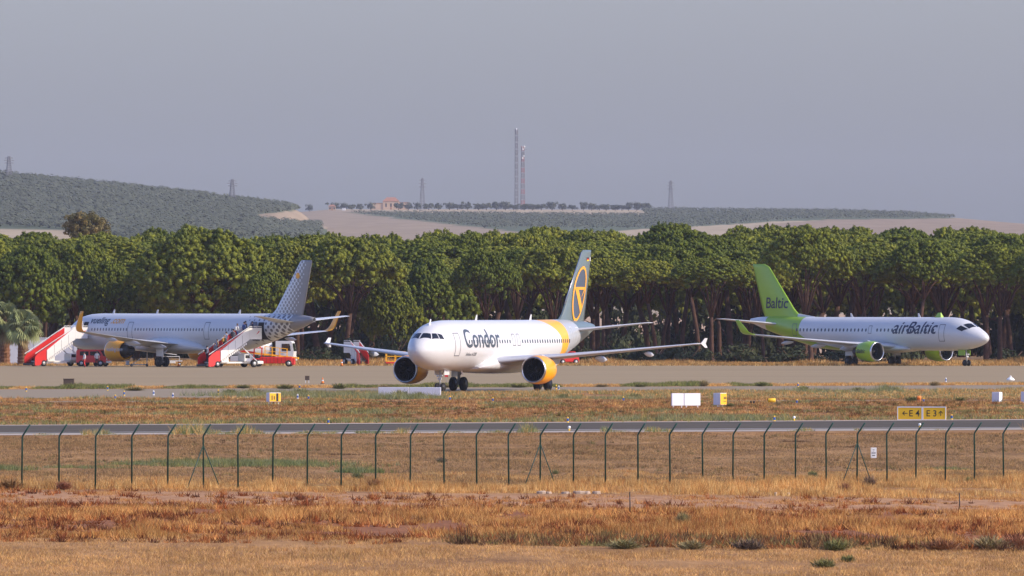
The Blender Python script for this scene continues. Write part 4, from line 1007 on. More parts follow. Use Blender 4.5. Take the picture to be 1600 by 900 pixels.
# ------------------------------------------------------------------ two fan palms at the left
M_frond = foliage_mat('palm_leaf', .1); M_ptrunk = plain('palm_trunk', srgb(128, 92, 68), .95, 0, .4, 3.0, .1)
def fan_palm(px, Y, h, label, seed, spread):
    rng = np.random.default_rng(seed); o = thing('fan_palm', label, 'palm', (at(px, Y), Y, 0), 0, 'fan palms at the left edge')
    t = MB(); prof = []
    for k in range(26):
        z = h * k / 25; prof.append((z - .05 if k == 0 else z, (.62 - .16 * k / 25) * (1.0 + .09 * (k % 2))))
    t.lathe(prof, 'z', (0, 0, 0), 12, sm=False)
    for k in range(70):
        z = rng.uniform(.2, h); a = rng.uniform(0, 6.28); r = .5
        t.bar((r * math.cos(a), r * math.sin(a), z), ((r + .22) * math.cos(a), (r + .22) * math.sin(a), z + .28), .10, .04)
    t.build('trunk', M_ptrunk, o)
    for k in range(68):
        el = rng.uniform(-.8, 1.35); a = k * 2.4 + rng.uniform(-.2, .2); ln = rng.uniform(1.0, 1.5) * spread
        d = Vector((math.cos(a) * math.cos(el), math.sin(a) * math.cos(el), math.sin(el)))
        b0 = Vector((0, 0, h - .05 + .25 * math.sin(el))); hub = b0 + d * ln * .75 + Vector((0, 0, -.12 * ln))
        side = d.cross(Vector((0, 0, 1))).normalized(); side = (Matrix.Rotation(rng.uniform(-1.2, 1.2), 3, d) @ side).normalized(); up = side.cross(d)
        V, Fq, C = [], [], []
        n = 15; rr = 1.15 * spread * rng.uniform(.85, 1.1)
        V += [tuple(b0 - side * .03), tuple(b0 + side * .03), tuple(hub + side * .03), tuple(hub - side * .03)]; Fq.append((0, 1, 2, 3)); C += [(.16, .13, .05)] * 4
        dead = el < -.6
        col = np.array((.38, .28, .14) if dead else (.28, .31, .13)) * rng.uniform(.75, 1.2)
        for i in range(n):
            th = (i / (n - 1) - .5) * 3.6; dd = d * math.cos(th) + side * math.sin(th); q = dd.cross(up).normalized() * .075 * spread
            m1 = hub + dd * rr * .6 + up * .05; tip = hub + dd * rr * (1 - .18 * abs(th) / 1.8) + Vector((0, 0, -.38 * rr)) + up * .02
            s0 = len(V); V += [tuple(hub), tuple(m1 - q), tuple(tip), tuple(m1 + q)]; Fq.append((s0, s0 + 1, s0 + 2, s0 + 3)); C += [tuple(col * rng.uniform(.85, 1.15))] * 4
        me = np_mesh('frond', V, Fq, False, np.array(C)); me.materials.append(M_frond); link('frond', me, o)
fan_palm(7, 1588, 5.1, 'taller fan palm with a thick shaggy trunk, cut by the left edge', 1, 1.3)
fan_palm(36, 1584, 4.4, 'shorter fan palm right of the taller one, by the white stairs', 2, 1.2)

# ------------------------------------------------------------------ growth and buildings on the far hills
def clump_cloud(name, X, Y, Z, r, pal, label, cat, rng, per=10, flat=.9):
    n = len(X); D = rng.normal(0, 1, (n * per, 3)); D[:, 2] = np.abs(D[:, 2]) * .9 - .15; D /= np.linalg.norm(D, axis=1)[:, None]
    rr = np.repeat(r, per)
    C = np.stack([np.repeat(X, per), np.repeat(Y, per), np.repeat(Z + r * .7, per)], -1) + D * rr[:, None] * np.array([1, 1, flat])
    V, Fq = leaf_quads(C, D + np.array([.5, -.2, .9]), 1.0, rng, .12); V = (V.reshape(-1, 4, 3) - C[:, None]) * (rr * .42)[:, None, None] + C[:, None]
    c = np.repeat(pick(pal, n, rng) * rng.uniform(.85, 1.15, (n, 1)), per, 0) * rng.uniform(.9, 1.1, (n * per, 1))
    me = np_mesh(name, V.reshape(-1, 3), Fq, False, np.repeat(c, 4, 0)); me.materials.append(M_leaf)
    return tag(link(name, me), label, cat, kind='stuff')
HILLG = [(.09, .103, .07), (.10, .11, .074), (.082, .095, .066)]
rng = np.random.default_rng(77)
n = 17000; Yh = rng.uniform(6100, 8230, n); Xh = rng.uniform(-1, .0, n) * 800 / FPX * Yh * 1.12 + rng.uniform(0, 1, n) * 0; pxh = rng.uniform(-70, 500, n); Xh = (pxh - 800) / FPX * Yh
Zh = hz_left(Xh, Yh); pyh = HOR + (CAMZ - Zh) / Yh * FPX; pxh = 800 + Xh / Yh * FPX
keep = (pyh < np.interp(pxh, [-100, 0, 100, 130, 400, 470, 500], [354, 354, 358, 372, 372, 372, 372])) & ~pip(pxh, pyh, [(395, 337), (480, 329), (520, 330), (520, 352), (470, 352), (400, 346)])
clump_cloud('hill_wood', Xh[keep], Yh[keep], Zh[keep], rng.uniform(1.5, 2.4, keep.sum()), HILLG, 'grey green wood covering the left hill', 'wood', rng)
# orchard rows on the middle hill
Xr, Yr = [], []
for i in range(-20, 150):
    for j in range(0, 130):
        Xr.append((i * 6.0 + j * 2.2 - 330) * 1.3); Yr.append((6200 + j * 14.2) * 1.3)
Xr, Yr = np.array(Xr), np.array(Yr); Xr = Xr + rng.normal(0, .25, len(Xr)); Zr = hz_mid(Xr, Yr); pxr = 800 + Xr / Yr * FPX; pyr = HOR + (CAMZ - Zr) / Yr * FPX
kp = (pip(pxr, pyr, [(545, 333), (1010, 337), (1240, 345), (1060, 357), (840, 367)]) | pip(pxr, pyr, [(1000, 322), (1490, 336), (1490, 341), (1240, 344), (1010, 337)])) & (pxr > -50)
clump_cloud('orchard', Xr[kp], Yr[kp], Zr[kp], rng.uniform(1.2, 1.9, kp.sum()), HILLG, 'slanting rows of young trees on the middle hill', 'orchard', rng, 10)
# row of olive trees along the ridge, each its own
OL = []
for k in range(3):
    rg2 = np.random.default_rng(400 + k); Lo = [(rg2.normal(0, .42), rg2.normal(0, .42), rg2.uniform(.45, 1.15), rg2.uniform(.28, .42)) for q in range(22)]
    me = lobes_to_mesh('crown', Lo, 26, .13, rg2, HILLG); me.materials.append(M_shrub); OL.append(me)
otm = MB().tube([(0, 0, -.3), (.03, 0, .3), (0, 0, .7)], [.09, .07, .05], 6)
for a in range(3): otm.tube([(0, 0, .4), (.3 * math.cos(a * 2.1), .3 * math.sin(a * 2.1), .75)], [.05, .02], 5)
otm = otm.mesh('trunk'); otm.materials.append(M_bark)
def olive(px, py, w, h, label, k, group='olive trees along the far ridge'):
    Y = 10270.0; X = at(px, Y); z = float(hz_mid(np.array(X), np.array(Y))); o = thing('olive_tree', label, 'olive tree', (X, Y, z), k * 1.1, group)
    c = link('crown', OL[k % 3], o); c.scale = (w / 2, w / 2, h / 1.5); t = link('trunk', otm, o); t.scale = (w / 2, w / 2, h / 1.5)
px = 522; n = 0
while px < 1010:
    if not (590 < px < 618): 
        w = random.uniform(6.0, 9.2); olive(px, 330, w, random.uniform(4.8, 7.0), f'{ORD[n]} olive tree from the left on the far ridge', n); n += 1
    px += random.uniform(12, 17.5) if px < 900 else random.uniform(10, 14)
olive(484, 330, 5.5, 6, 'small lone olive tree at the right end of the wooded hill', 1, None)
M_rooft = plain('roof_tile', srgb(158, 112, 88), .9); M_wallc = plain('cream_wall', srgb(190, 162, 134), .9); M_lat = plain('galvanised_steel', srgb(112, 112, 116), .6, .1); M_redp = plain('red_band', srgb(150, 84, 78), .6); M_win = plain('dark_window', (.02, .02, .025, 1), .3)
def house(px, Y, w, d, h, rh, label, rz=0, wings=()):
    X = at(px, Y); z = float(hz_mid(np.array(X), np.array(Y))) - .3; o = thing('farmhouse', label, 'house', (X, Y, z), rz)
    MB().box(-w / 2, w / 2, -d / 2, d / 2, 0, h).build('wall', M_wallc, o)
    MB().loft([[(-w / 2 - .4, -d / 2 - .4, h), (w / 2 + .4, -d / 2 - .4, h), (w / 2 + .4, d / 2 + .4, h), (-w / 2 - .4, d / 2 + .4, h)], [(-w / 4, -.1, h + rh), (w / 4, -.1, h + rh), (w / 4, .1, h + rh), (-w / 4, .1, h + rh)]]).build('roof', M_rooft, o)
    for k in range(3):
        q = MB().box(-w * .3 + k * w * .3 - .5, -w * .3 + k * w * .3 + .5, -d / 2 - .06, -d / 2 + .02, h * .35, h * .75).build('window', M_win, o)
    MB().box(-.5, .5, -d / 2 - .07, -d / 2 + .02, 0.3, 2.3).build('door', M_rooft, o)
    for (x0, x1, hh) in wings:
        wg = MB().box(x0, x1, -d / 2 + .5, d / 2 - .5, 0, hh).build('side_wing', M_wallc, o)
        MB().box(x0 - .2, x1 + .2, -d / 2 + .3, d / 2 - .3, hh, hh + .35).build('wing_roof', M_rooft, wg)
house(611, 10350, 12, 9, 6.4, 3.0, 'large farmhouse with an orange hipped roof on the far ridge', 0, ((-15, -6.1, 4.8), (6.1, 13, 5.4)))
house(519, 10240, 5, 4.2, 3.2, 1.2, 'tiny pale hut at the left end of the olive row')
def shed(px, Y, label):
    X = at(px, Y); z = float(hz_mid(np.array(X), np.array(Y))) - .2; o = thing('water_tank', label, 'tank', (X, Y, z))
    MB().box(-1.4, 1.4, -1, 1, 0, 2.0, .2).build('tank_body', M_white, o); MB().box(-1.5, 1.5, -1.1, 1.1, 2.0, 2.25).build('tank_lid', M_lat, o)
shed(537, 10220, 'small white block below the hut on the far ridge')
def lattice(name, px, py_top, py_base, Y, w0, w1, label, cat, arms=(), red=False, hz=hz_mid, group=None):
    X = at(px, Y); z = float(hz(np.array(X), np.array(Y))) - .5; H = zat(py_top, Y) - z; o = thing(name, label, cat, (X, Y, z), .4, group)
    n = 12; wid = lambda t: w0 + (w1 - w0) * t; th = .2 if cat == 'pylon' else .26
    for cxx, cyy in ((-1, -1), (1, -1), (1, 1), (-1, 1)):
        MB().bar((cxx * w0 / 2, cyy * w0 / 2, 0), (cxx * w1 / 2, cyy * w1 / 2, H), th).build('leg', M_lat, o)
    br = MB(); rb = MB()
    for k in range(n):
        t0, t1 = k / n, (k + 1) / n; a, b = wid(t0) / 2, wid(t1) / 2
        tgt = rb if (red and k % 2) else br
        for (ax, ay), (bx2, by2) in (((-1, -1), (1, -1)), ((1, -1), (1, 1)), ((1, 1), (-1, 1)), ((-1, 1), (-1, -1))):
            tgt.bar((ax * a, ay * a, t0 * H), (bx2 * b, by2 * b, t1 * H), th * .7); tgt.bar((bx2 * a, by2 * a, t0 * H), (ax * b, ay * b, t1 * H), th * .7)
    q = br.build('bracing', M_lat, o); q['kind'] = 'stuff'
    if red: q = rb.build('red_bracing', M_redp, o); q['kind'] = 'stuff'
    for t, ln in arms:
        MB().bar((-ln, 0, t * H), (ln, 0, t * H), .28).bar((-ln, 0, t * H), (0, 0, t * H + 1.0), .15).bar((ln, 0, t * H), (0, 0, t * H + 1.0), .15).build('cross_arm', M_lat, o)
    return o, H
o, H = lattice('radio_mast', 807, 201, 322, 10340, 2.0, 1.6, 'taller plain lattice mast on the far ridge', 'mast')
MB().lathe([(H - 4, .5), (H + .2, .5)], 'z', (0, 0, 0), 10).build('antenna', M_white, o)
o, H = lattice('radio_mast', 817, 228, 322, 10350, 2.6, 1.6, 'shorter red and white mast with dishes on the far ridge', 'mast', red=True)
for k, (dz, a) in enumerate(((-.5, 0), (-2.5, 2), (-7.5, 1), (-9, 4))):
    MB().lathe([(-.2, .25), (0, .7), (.12, .72)], 'y', (.9 * math.cos(a), -.9, H + dz), 14).build('dish', M_white, o)
for a in range(3): MB().box(-.15, .15, -.1, .1, 0, 2.2).build('panel_antenna', M_white, o, (1.3 * math.cos(a * 2.1), 1.3 * math.sin(a * 2.1), H - 2.2))
MB().bar((0, 0, H - 2.6), (3.6, 0, H - 2.6), .3).build('side_arm', M_lat, o)
for px, pt, Y, hz, lab in ((660, 278, 10350, hz_mid, 'power pylon standing among the olives left of the masts'), (1048, 282, 10350, hz_mid, 'power pylon alone right of the masts'), (363, 280, 8060, hz_left, 'power pylon on the crest of the wooded hill'), (14, 244, 8060, hz_left, 'leftmost power pylon, high on the wooded hill')):
    lattice('power_pylon', px, pt, 0, Y, 3.4, 1.0, lab, 'pylon', ((.72, 2.9), (.82, 3.1), (.92, 2.5)), False, hz, 'power pylons on the hills')

# ------------------------------------------------------------------ the hazy air
mh = bpy.data.materials.new('haze'); mh.use_nodes = True; nt = mh.node_tree
for nd in list(nt.nodes):
    if nd.type != 'OUTPUT_MATERIAL': nt.nodes.remove(nd)
pv = nt.nodes.new('ShaderNodeVolumePrincipled'); pv.inputs['Density'].default_value = HAZE; pv.inputs['Color'].default_value = HAZE_COL
pv.inputs['Anisotropy'].default_value = 0.0
nt.links.new(pv.outputs[0], nt.nodes['Material Output'].inputs['Volume'])
hb = MB().box(-2600, 2600, -150, 14600, -3.0, 150.0).build('haze', mh); tag(hb, 'thin bluish haze that fades the far hills', 'haze', kind='stuff')
# ------------------------------------------------------------------ the wire fence
M_post = plain('green_post_paint', srgb(16, 62, 50), .5, 0, .2); M_wire = plain('green_wire', srgb(60, 84, 66), .6, .2); M_kerb = plain('chalky_stone', srgb(176, 156, 136), .95, 0, .25, 3)
PX = [34, 92, 149, 206, 262, 318, 372, 426, 480, 533, 587, 641, 694, 745, 795, 844, 896, 946, 997, 1047, 1098, 1145, 1194, 1243, 1291, 1339, 1386, 1431, 1477, 1523, 1568]
PX = [-84, -25] + PX + [1613, 1657]
FP = []
for i, px in enumerate(PX):
    Y = 565 + 1.67 * (i - 2); X = at(px, Y); FP.append((X, Y, gzf(X, Y)))
fdir = Vector((FP[-1][0] - FP[0][0], FP[-1][1] - FP[0][1], 0)).normalized()
fl0 = FP[16]
fence = thing('wire_fence', 'green wire fence with cranked posts across the field', 'fence', fl0)
arm = Vector((fdir.y, -fdir.x, 0))             # the cranked tops lean out over the near side
PH, POSTR = 2.13, .036
pm = MB().tube([(0, 0, -.3), (0, 0, PH - .04), (arm.x * .03, arm.y * .03, PH + .03), (arm.x * .40, arm.y * .40, PH + .47)], [POSTR] * 4, 8).mesh('post'); pm.materials.append(M_post)
cap_me = MB().lathe([(0, .04), (.03, .035), (.045, .01)], 'z', (0, 0, 0), 8).mesh('post_cap'); cap_me.materials.append(M_post)
brm = []
for d in (-1, 1):
    b = MB().tube([(0, 0, 1.75), (fdir.x * d * 1.05 , fdir.y * d * 1.05, -.05)], .022, 6).mesh('brace'); b.materials.append(M_post); brm.append(b)
BRACED = [318, 844, 1339]
for px, (x, y, z) in zip(PX, FP):
    o = link('post', pm, fence); o.location = (x - fl0[0], y - fl0[1], z - fl0[2])
    o.rotation_euler = (random.uniform(-.012, .012), random.uniform(-.012, .012), 0)
    if px in BRACED:
        for b in brm:
            q = link('brace', b, o)
for i in range(len(FP) - 1):
    a, b = Vector(FP[i]) - Vector(fl0), Vector(FP[i + 1]) - Vector(fl0)
    V, Fq = [], []
    def wire(p, q, r):
        d = (q - p).normalized(); u = Vector((d.y, -d.x, 0)); u = (u.normalized() if u.length > 1e-6 else Vector((1, 0, 0))) * r; w = d.cross(u).normalized() * r
        s0 = len(V)
        for e in (p, q): V.extend([tuple(e + u), tuple(e - u * .5 + w * .87), tuple(e - u * .5 - w * .87)])
        for k in range(3): Fq.append((s0 + k, s0 + (k + 1) % 3, s0 + 3 + (k + 1) % 3, s0 + 3 + k))
    ln = (b - a).length; step = .075; n = int(ln / step) + 1; hh = PH - .12
    P = lambda t, z: a + (b - a) * t + Vector((0, 0, z))
    for k in range(-int(hh / step), n):
        for s_ in (1, -1):
            t0, t1 = k * step, k * step + hh; z0, z1 = .05, .05 + hh
            if t0 < 0: z0 += -t0; t0 = 0
            if t1 > ln: z1 -= t1 - ln; t1 = ln
            if t1 - t0 < .02: continue
            if s_ > 0: wire(P(t0 / ln, z0), P(t1 / ln, z1), .0016)
            else: wire(P(1 - t0 / ln, z0), P(1 - t1 / ln, z1), .0016)
    me = np_mesh('chain_link_bay', V, Fq); me.materials.append(M_wire); q = link('chain_link_bay', me, fence); q['kind'] = 'stuff'
    t = MB()
    for z in (.08, 1.1, PH - .07): t.tube([P(0, z), P(1, z)], .0026, 4)
    for q_ in (.12, .26, .38): 
        ov = Vector((arm.x * q_, arm.y * q_, PH + .02 + q_ * 1.15)); t.tube([a + ov, b + ov], .0024, 4)
    t.build('tension_wire', M_wire, fence)['kind'] = 'stuff'
# white notice on the fence
M_sheet = plain('white_sheet', srgb(240, 240, 238), .6); M_ink = plain('dark_ink', srgb(60, 60, 64), .7); M_sil = plain('sign_back_white', srgb(226, 228, 232), .5, 0, .05); M_sy = plain('sign_yellow', srgb(240, 186, 20), .5, 0, .06); M_blk = plain('sign_black', (.012, .012, .012, 1), .6)
Yn = 565 + 1.67 * 25.55; Xn = at(1365, Yn)
nt_ = thing('notice_board', 'small white notice wired to the fence right of the braced post', 'notice', (Xn, Yn - .06, gzf(Xn, Yn)))
MB().box(-.125, .125, -.012, 0, 1.08, 1.53).build('sheet', M_sheet, nt_)
for k, (x0, x1, z_) in enumerate(((-.04, .04, 1.44), (-.04, .03, 1.38), (-.09, .09, 1.31), (-.09, .085, 1.285), (-.07, .07, 1.20), (-.06, .06, 1.18))):
    MB().box(x0, x1, -.016, -.0125, z_ - .009, z_ + .009).build('text_line', M_ink, nt_)
# pale broken kerb stones under the fence
for k, (px, py, w) in enumerate(((846, 769.5, .38), (857, 769, .24), (884, 769.5, .34), (905, 769.5, .5), (917, 769, .3), (932, 769.5, .34), (1212, 768, .12), (1232, 768, .10))):
    X, Y = gp(px, py); Y = min(Y, 563 + X * .2); X = at(px, Y)
    m = MB(); h = random.uniform(.07, .12); rings = []
    for z, s_ in ((-.05, 1.0), (h * .6, 1.02), (h, .82)):
        rings.append([(w / 2 * s_ * math.cos(a) * random.uniform(.85, 1.15), .14 * s_ * math.sin(a), z + random.uniform(-.01, .01)) for a in (2 * math.pi * i / 9 for i in range(9))])
    m.loft(rings); tag(m.build('kerb_stone', M_kerb, None, (X, Y, gzf(X, Y) + .05)), f'{ORD[k]} pale stone from the left at the foot of the fence', 'stone', 'pale stones under the fence')
# thin stakes in the foreground
for px, pt, pb, lab in ((984, 768, 803, 'thin rusty stake standing in the weeds at centre'), (1499, 765, 792, 'thin dark stake standing in the weeds at right')):
    X, Y = gp(px, pb); h = (pb - pt) / FPX * Y
    st_ = thing('stake', lab, 'stake', (X, Y, gzf(X, Y))); MB().tube([(0, 0, -.2), (.01, 0, h * .5), (0, 0, h)], [.028, .026, .024], 6).build('rod', M_dmetal, st_); MB().lathe([(h, .03), (h + .02, .012)], 'z', (0, 0, 0), 6).build('cap', M_black, st_)

# ------------------------------------------------------------------ airfield signs
def sign_panel(px, pb, pt, label, boards, rz, name='taxiway_sign', mat=M_sil, legs=True, group=None, frame=None, depth=.10):
    """boards: widths in metres side by side; returns thing and board centres"""
    X, Y = gp(px, pb); H = (pb - pt) / FPX * Y
    o = thing(name, label, 'sign', (X, Y, gzf(X, Y)), rz, group); W = sum(boards) + .04 * (len(boards) - 1); x = -W / 2; z0 = .16 if legs else .04; out = []
    for w in boards:
        bd = MB().box(x, x + w, -depth / 2, depth / 2, z0, H, .02).build('board', mat, o)
        if frame:
            f = MB(); t = .05; y0, y1 = -depth / 2 - .012, -depth / 2 + .02
            f.box(x - .01, x + w + .01, y0, y1, H - t, H + .01).box(x - .01, x + w + .01, y0, y1, z0 - .01, z0 + t * .6).box(x - .011, x + t * .7, y0 - .001, y1, z0, H - t).box(x + w - t * .7, x + w + .011, y0 - .001, y1, z0, H - t); f.build('board_frame', frame, bd)
        for q in (.15, .85):
            if legs: MB().box(x + w * q - .03, x + w * q + .03, -.03, .03, -.05, z0 + .005).build('leg', M_sil, o)
        out.append((x + w / 2, z0, H, w, bd)); x += w + .04
    return o, out, depth
o, bs, dp = sign_panel(1440.5, 657, 635.5, 'wide yellow taxiway sign reading E4 and E3 with arrows', [1.60, 1.50], R(-14), mat=M_sy, legs=False, frame=M_sil, depth=.16)
def put_text(bd, txt, cx_, cz_, size, mat, y, bold=.012):
    b = text_mesh(txt, size, bold); us = [v.co.x for v in b.verts]; mid = (min(us) + max(us)) / 2
    bm_obj(b, 'lettering', mat, bd, lambda u, v: (cx_ + u - mid, y, cz_ + v))
def arrow(bd, cx_, cz_, ang, mat, y, l=.34):
    m = MB(); c, s_ = math.cos(ang), math.sin(ang)
    def rot(p): return (cx_ + p[0] * c - p[1] * s_, cz_ + p[0] * s_ + p[1] * c)
    for poly in ([(-l / 2 + .03, -.022), (l / 2, -.022), (l / 2, .022), (-l / 2 + .03, .022)], [(-l / 2, 0), (-l / 2 + .15, .14), (-l / 2 + .19, .11), (-l / 2 + .06, 0)], [(-l / 2, 0), (-l / 2 + .06, 0), (-l / 2 + .19, -.11), (-l / 2 + .15, -.14)]):
        m.prism([rot(p) for p in poly], y - .004, y)
    m.build('arrow', mat, bd)
(c1, z0, H, w1, b1), (c2, _, _, w2, b2) = bs; yy = -dp / 2 - .006; zc = (z0 + H) / 2
put_text(b1, 'E 4', c1 + .30, zc - .19, .56, M_blk, yy, .004); arrow(b1, c1 - .32, zc, 0, M_blk, yy)
put_text(b2, 'E 3', c2 - .18, zc - .19, .56, M_blk, yy, .004); arrow(b2, c2 + .42, zc, -math.pi / 2, M_blk, yy)
sign_panel(640, 621.5, 605, 'long low grey-white double sign panel seen from behind, below the cockpit', [2.42, 2.50], R(-12), group='white sign panels seen from behind')
sign_panel(1071.5, 637.5, 614.5, 'bright white double sign panel under the near wingtip', [.92, 1.25], R(24), group='white sign panels seen from behind', depth=.16)
def box_sign(px, pb, pt, w, d, rz, label):
    X, Y = gp(px, pb); H = (pb - pt) / FPX * Y; o = thing('taxiway_sign', label, 'sign', (X, Y, gzf(X, Y)), rz, 'small boxed taxiway signs'); z0 = .17
    bx = MB().box(-w / 2, w / 2, -d / 2, d / 2, z0, H, .02).build('housing', M_sil, o)
    MB().box(-w / 2 + .02, w / 2 - .02, -d / 2 - .012, -d / 2 + .005, z0 + .03, H - .03).build('sign_face', M_sy, bx)
    for k in range(4): MB().box(-w / 2 + .05 + k * (w - .16) / 3, -w / 2 + .11 + k * (w - .16) / 3, -.03, .03, -.05, z0 + .005).build('leg', M_sil, o)
    return o, bx, w, d, z0, H
o, bx, w, d, z0, H = box_sign(427.5, 631.5, 613.5, .95, .5, R(28), 'yellow fronted white box sign at the taxiway edge, left')
MB().box(.08, .26, -d / 2 - .018, -d / 2 - .013, z0 + .05, H - .05).build('dark_mark', M_blk, bx)
MB().box(-.30, -.22, -d / 2 - .018, -d / 2 - .013, z0 + .12, H - .2).box(-.12, -.04, -d / 2 - .018, -d / 2 - .013, z0 + .16, H - .25).build('faded_mark', M_dmetal, bx)
o, bx, w, d, z0, H = box_sign(1125, 636.5, 614, .62, .75, R(40), 'narrow yellow and white box sign right of the bright panel')
MB().box(.0, .26, -d / 2 - .018, -d / 2 - .013, z0 + .42, z0 + .48).box(.0, .26, -d / 2 - .0181, -d / 2 - .013, z0 + .52, z0 + .58).box(-.02, .24, -d / 2 - .018, -d / 2 - .013, z0 + .24, z0 + .28).build('dark_mark', M_blk, bx)
o, bs, dp = sign_panel(1558, 629, 612.5, 'white box sign standing alone near the right edge', [.66], R(-35), legs=False, depth=.42, name='box_sign')
box_sign(1604, 631, 612, .7, .5, R(30), 'yellow box sign cut by the right edge of the picture')
# dark equipment cabinet at the apron edge
X, Y = gp(108, 604.5); cb = thing('equipment_cabinet', 'dark brown cabinet at the apron edge, left', 'cabinet', (X, Y, 0))
M_brown = plain('weathered_brown', srgb(84, 70, 60), .8); MB().box(-.48, .42, -.35, .35, 0, .66, .02).build('body', M_brown, cb); MB().box(-.52, .46, -.39, .39, .66, .71).build('lid', M_brown, cb); MB().box(.43, .47, -.3, .3, .06, .6).build('side_door', M_taxi, cb)
X, Y = gp(480, 599); sg = thing('boundary_board', 'small dark board on two posts at the apron edge', 'board', (X, Y, 0)); MB().box(-.20, .20, -.03, .03, .28, .68).build('board', M_brown, sg)
for k in (-1, 1): MB().box(k * .15 - .02, k * .15 + .02, -.02, .02, 0, .3).build('leg', M_sil, sg)
# marker posts
M_blue = plain('marker_blue', srgb(38, 92, 170), .5); M_my = plain('marker_yellow', srgb(250, 200, 40), .5); M_or = plain('marker_orange', srgb(236, 130, 40), .5)
def marker(px, py, h, cols, label, group):
    X, Y = gp(px, py); o = thing('edge_marker', label, 'marker', (X, Y, gzf(X, Y)), 0, group); r = .065; n = len(cols)
    for k, c in enumerate(cols):
        MB().lathe([(h * k / n - (.03 if k == 0 else 0), r * (1.15 if k == 0 else 1)), (h * (k + 1) / n - .002, r * (.8 if k == n - 1 else 1))], 'z', (0, 0, 0), 10).build('sleeve', c, o)
    return o
BW = [M_my, M_blue, M_blue, M_my]; WB = [M_sil, M_blue, M_sil]; KY = [M_my, M_blk, M_my]
near_ = [(513, 663), (887, 660.5), (1210, 658.5), (1443, 656.5), (1487, 656)]
mids = [(180, 625, BW), (240, 618, WB), (270, 622, WB), (194, 618.5, BW), (465, 624, WB), (482, 625.5, BW), (703, 627, BW), (770, 629, BW), (974, 628, BW), (1245, 632, BW), (1443, 630, BW)]
fars = [(41, 612, BW), (168, 610.5, BW), (341, 616.5, KY), (468, 608, BW), (869, 608.5, KY), (873, 610, WB), (1247, 605, BW), (1478, 597, WB)]
for n, (px, py) in enumerate(near_): marker(px, py, .36, BW, f'{ORD[n]} blue marker from the left on the far edge of the runway', 'markers on the far runway edge')
for n, (px, py, c) in enumerate(sorted(mids)): marker(px, py, .40, c, f'{ORD[n]} banded marker from the left beside the service path and taxiway', 'markers beside the taxiway')
for n, (px, py, c) in enumerate(sorted(fars, key=lambda q: q[0])): marker(px, py, .40, c, f'{ORD[n]} banded marker from the left along the apron verge', 'markers along the apron verge')
M_lw = plain('lamp_white', srgb(240, 240, 236), .4)
def edge_lamp(px, py, label, base=M_my):
    X, Y = gp(px, py); o = thing('edge_light', label, 'lamp', (X, Y, gzf(X, Y) + .02), 0, 'white lamps along the near runway edge')
    MB().lathe([(-.03, .05), (.14, .045)], 'z', (0, 0, 0), 10).build('stem', base, o); MB().lathe([(.14, .05), (.17, .08), (.24, .085), (.29, .06), (.30, .01)], 'z', (0, 0, 0), 12).build('lamp_head', M_lw, o)
edge_lamp(293.5, 676.5, 'white lamp on the runway edge, first from the left'); edge_lamp(889.5, 674, 'white lamp on the runway edge near the middle'); edge_lamp(1437, 669.5, 'white lamp on the runway edge beside the yellow sign'); edge_lamp(1241, 658, 'white lamp on the far runway edge left of the yellow sign')
X, Y = gp(1579, 594.5); dm = thing('beacon_dome', 'low white dome on the apron edge near the right side', 'beacon', (X, Y, 0)); MB().lathe([(0, .40), (.12, .36), (.26, .22), (.30, .02)], 'z', (0, 0, 0), 14).build('dome', M_lw, dm); MB().lathe([(.28, .1), (.42, .09), (.45, .02)], 'z', (0, 0, 0), 10).build('lamp_head', M_lw, dm)
def barrel(px, py, label, ln, r, zc_, rz, mat):
    X, Y = gp(px, py); o = thing('light_unit', label, 'lamp unit', (X, Y, 0), rz, 'orange cased lamp units')
    MB().lathe([(-ln / 2, r * .9), (-ln / 2 + .03, r), (ln / 2, r), (ln / 2, r * .6)], 'x', (0, 0, zc_), 14).build('housing', mat, o); MB().lathe([(-ln / 2 - .03, r * .8), (-ln / 2 - .002, r * .88)], 'x', (0, 0, zc_), 14).build('lens', M_black, o)
    for k in (-1, 1): MB().tube([(k * ln * .3, 0, -.03), (k * ln * .3, 0, zc_ - r * .8)], .03, 6).build('leg', mat, o)
barrel(1206, 632.5, 'yellow cylindrical lamp unit right of the narrow box sign', .52, .14, .33, R(-10), M_my); barrel(1436, 630.5, 'orange lamp unit above the yellow sign', .26, .14, .42, R(-15), M_or)
X, Y = gp(1175.5, 632.5)
for k, dx in enumerate((-.10, .12)):
    o = thing('floor_lamp', ('left' if k == 0 else 'right') + ' one of two small black lamps in the grass', 'lamp', (X + dx, Y, 0), 0, 'pair of small black lamps'); MB().tube([(0, 0, -.03), (0, 0, .14)], .025, 6).build('stem', M_black, o); MB().lathe([(-.07, .05), (.0, .08), (.06, .085)], 'y', (0, 0, .2), 10).build('lamp_head', M_black, o)
def cone(px, py, label, h=.6):
    X, Y = gp(px, py); o = thing('traffic_cone', label, 'cone', (X, Y, .02), 0, 'traffic cones'); MB().box(-.2, .2, -.2, .2, 0, .04).build('base', M_black, o)
    MB().lathe([(.04, .15), (h * .45, .10)], 'z', (0, 0, 0), 12).build('lower_cone', M_or, o); MB().lathe([(h * .45, .10), (h * .65, .075)], 'z', (0, 0, 0), 12).build('white_band', M_lw, o); MB().lathe([(h * .65, .075), (h, .03)], 'z', (0, 0, 0), 12).build('cone_tip', M_or, o)
cone(504, 600, 'orange cone at the apron edge right of the dark board', .55); cone(534, 572.3, 'pale orange cone by the dry grass left of the small stairs', .72); cone(279, 573, 'orange cone under the dotted airliner behind its wheels', .6)
X, Y = gp(697.5, 598); rf = thing('red_board', 'small red board on a pole seen past the nose wheels', 'board', (X, Y, .02)); MB().box(-.16, .16, -.03, .03, .5, .95).build('board', plain('signal_red', srgb(206, 40, 44), .5), rf); MB().tube([(0, .05, 0), (0, .05, .9)], .025, 6).build('pole', M_strut, rf)

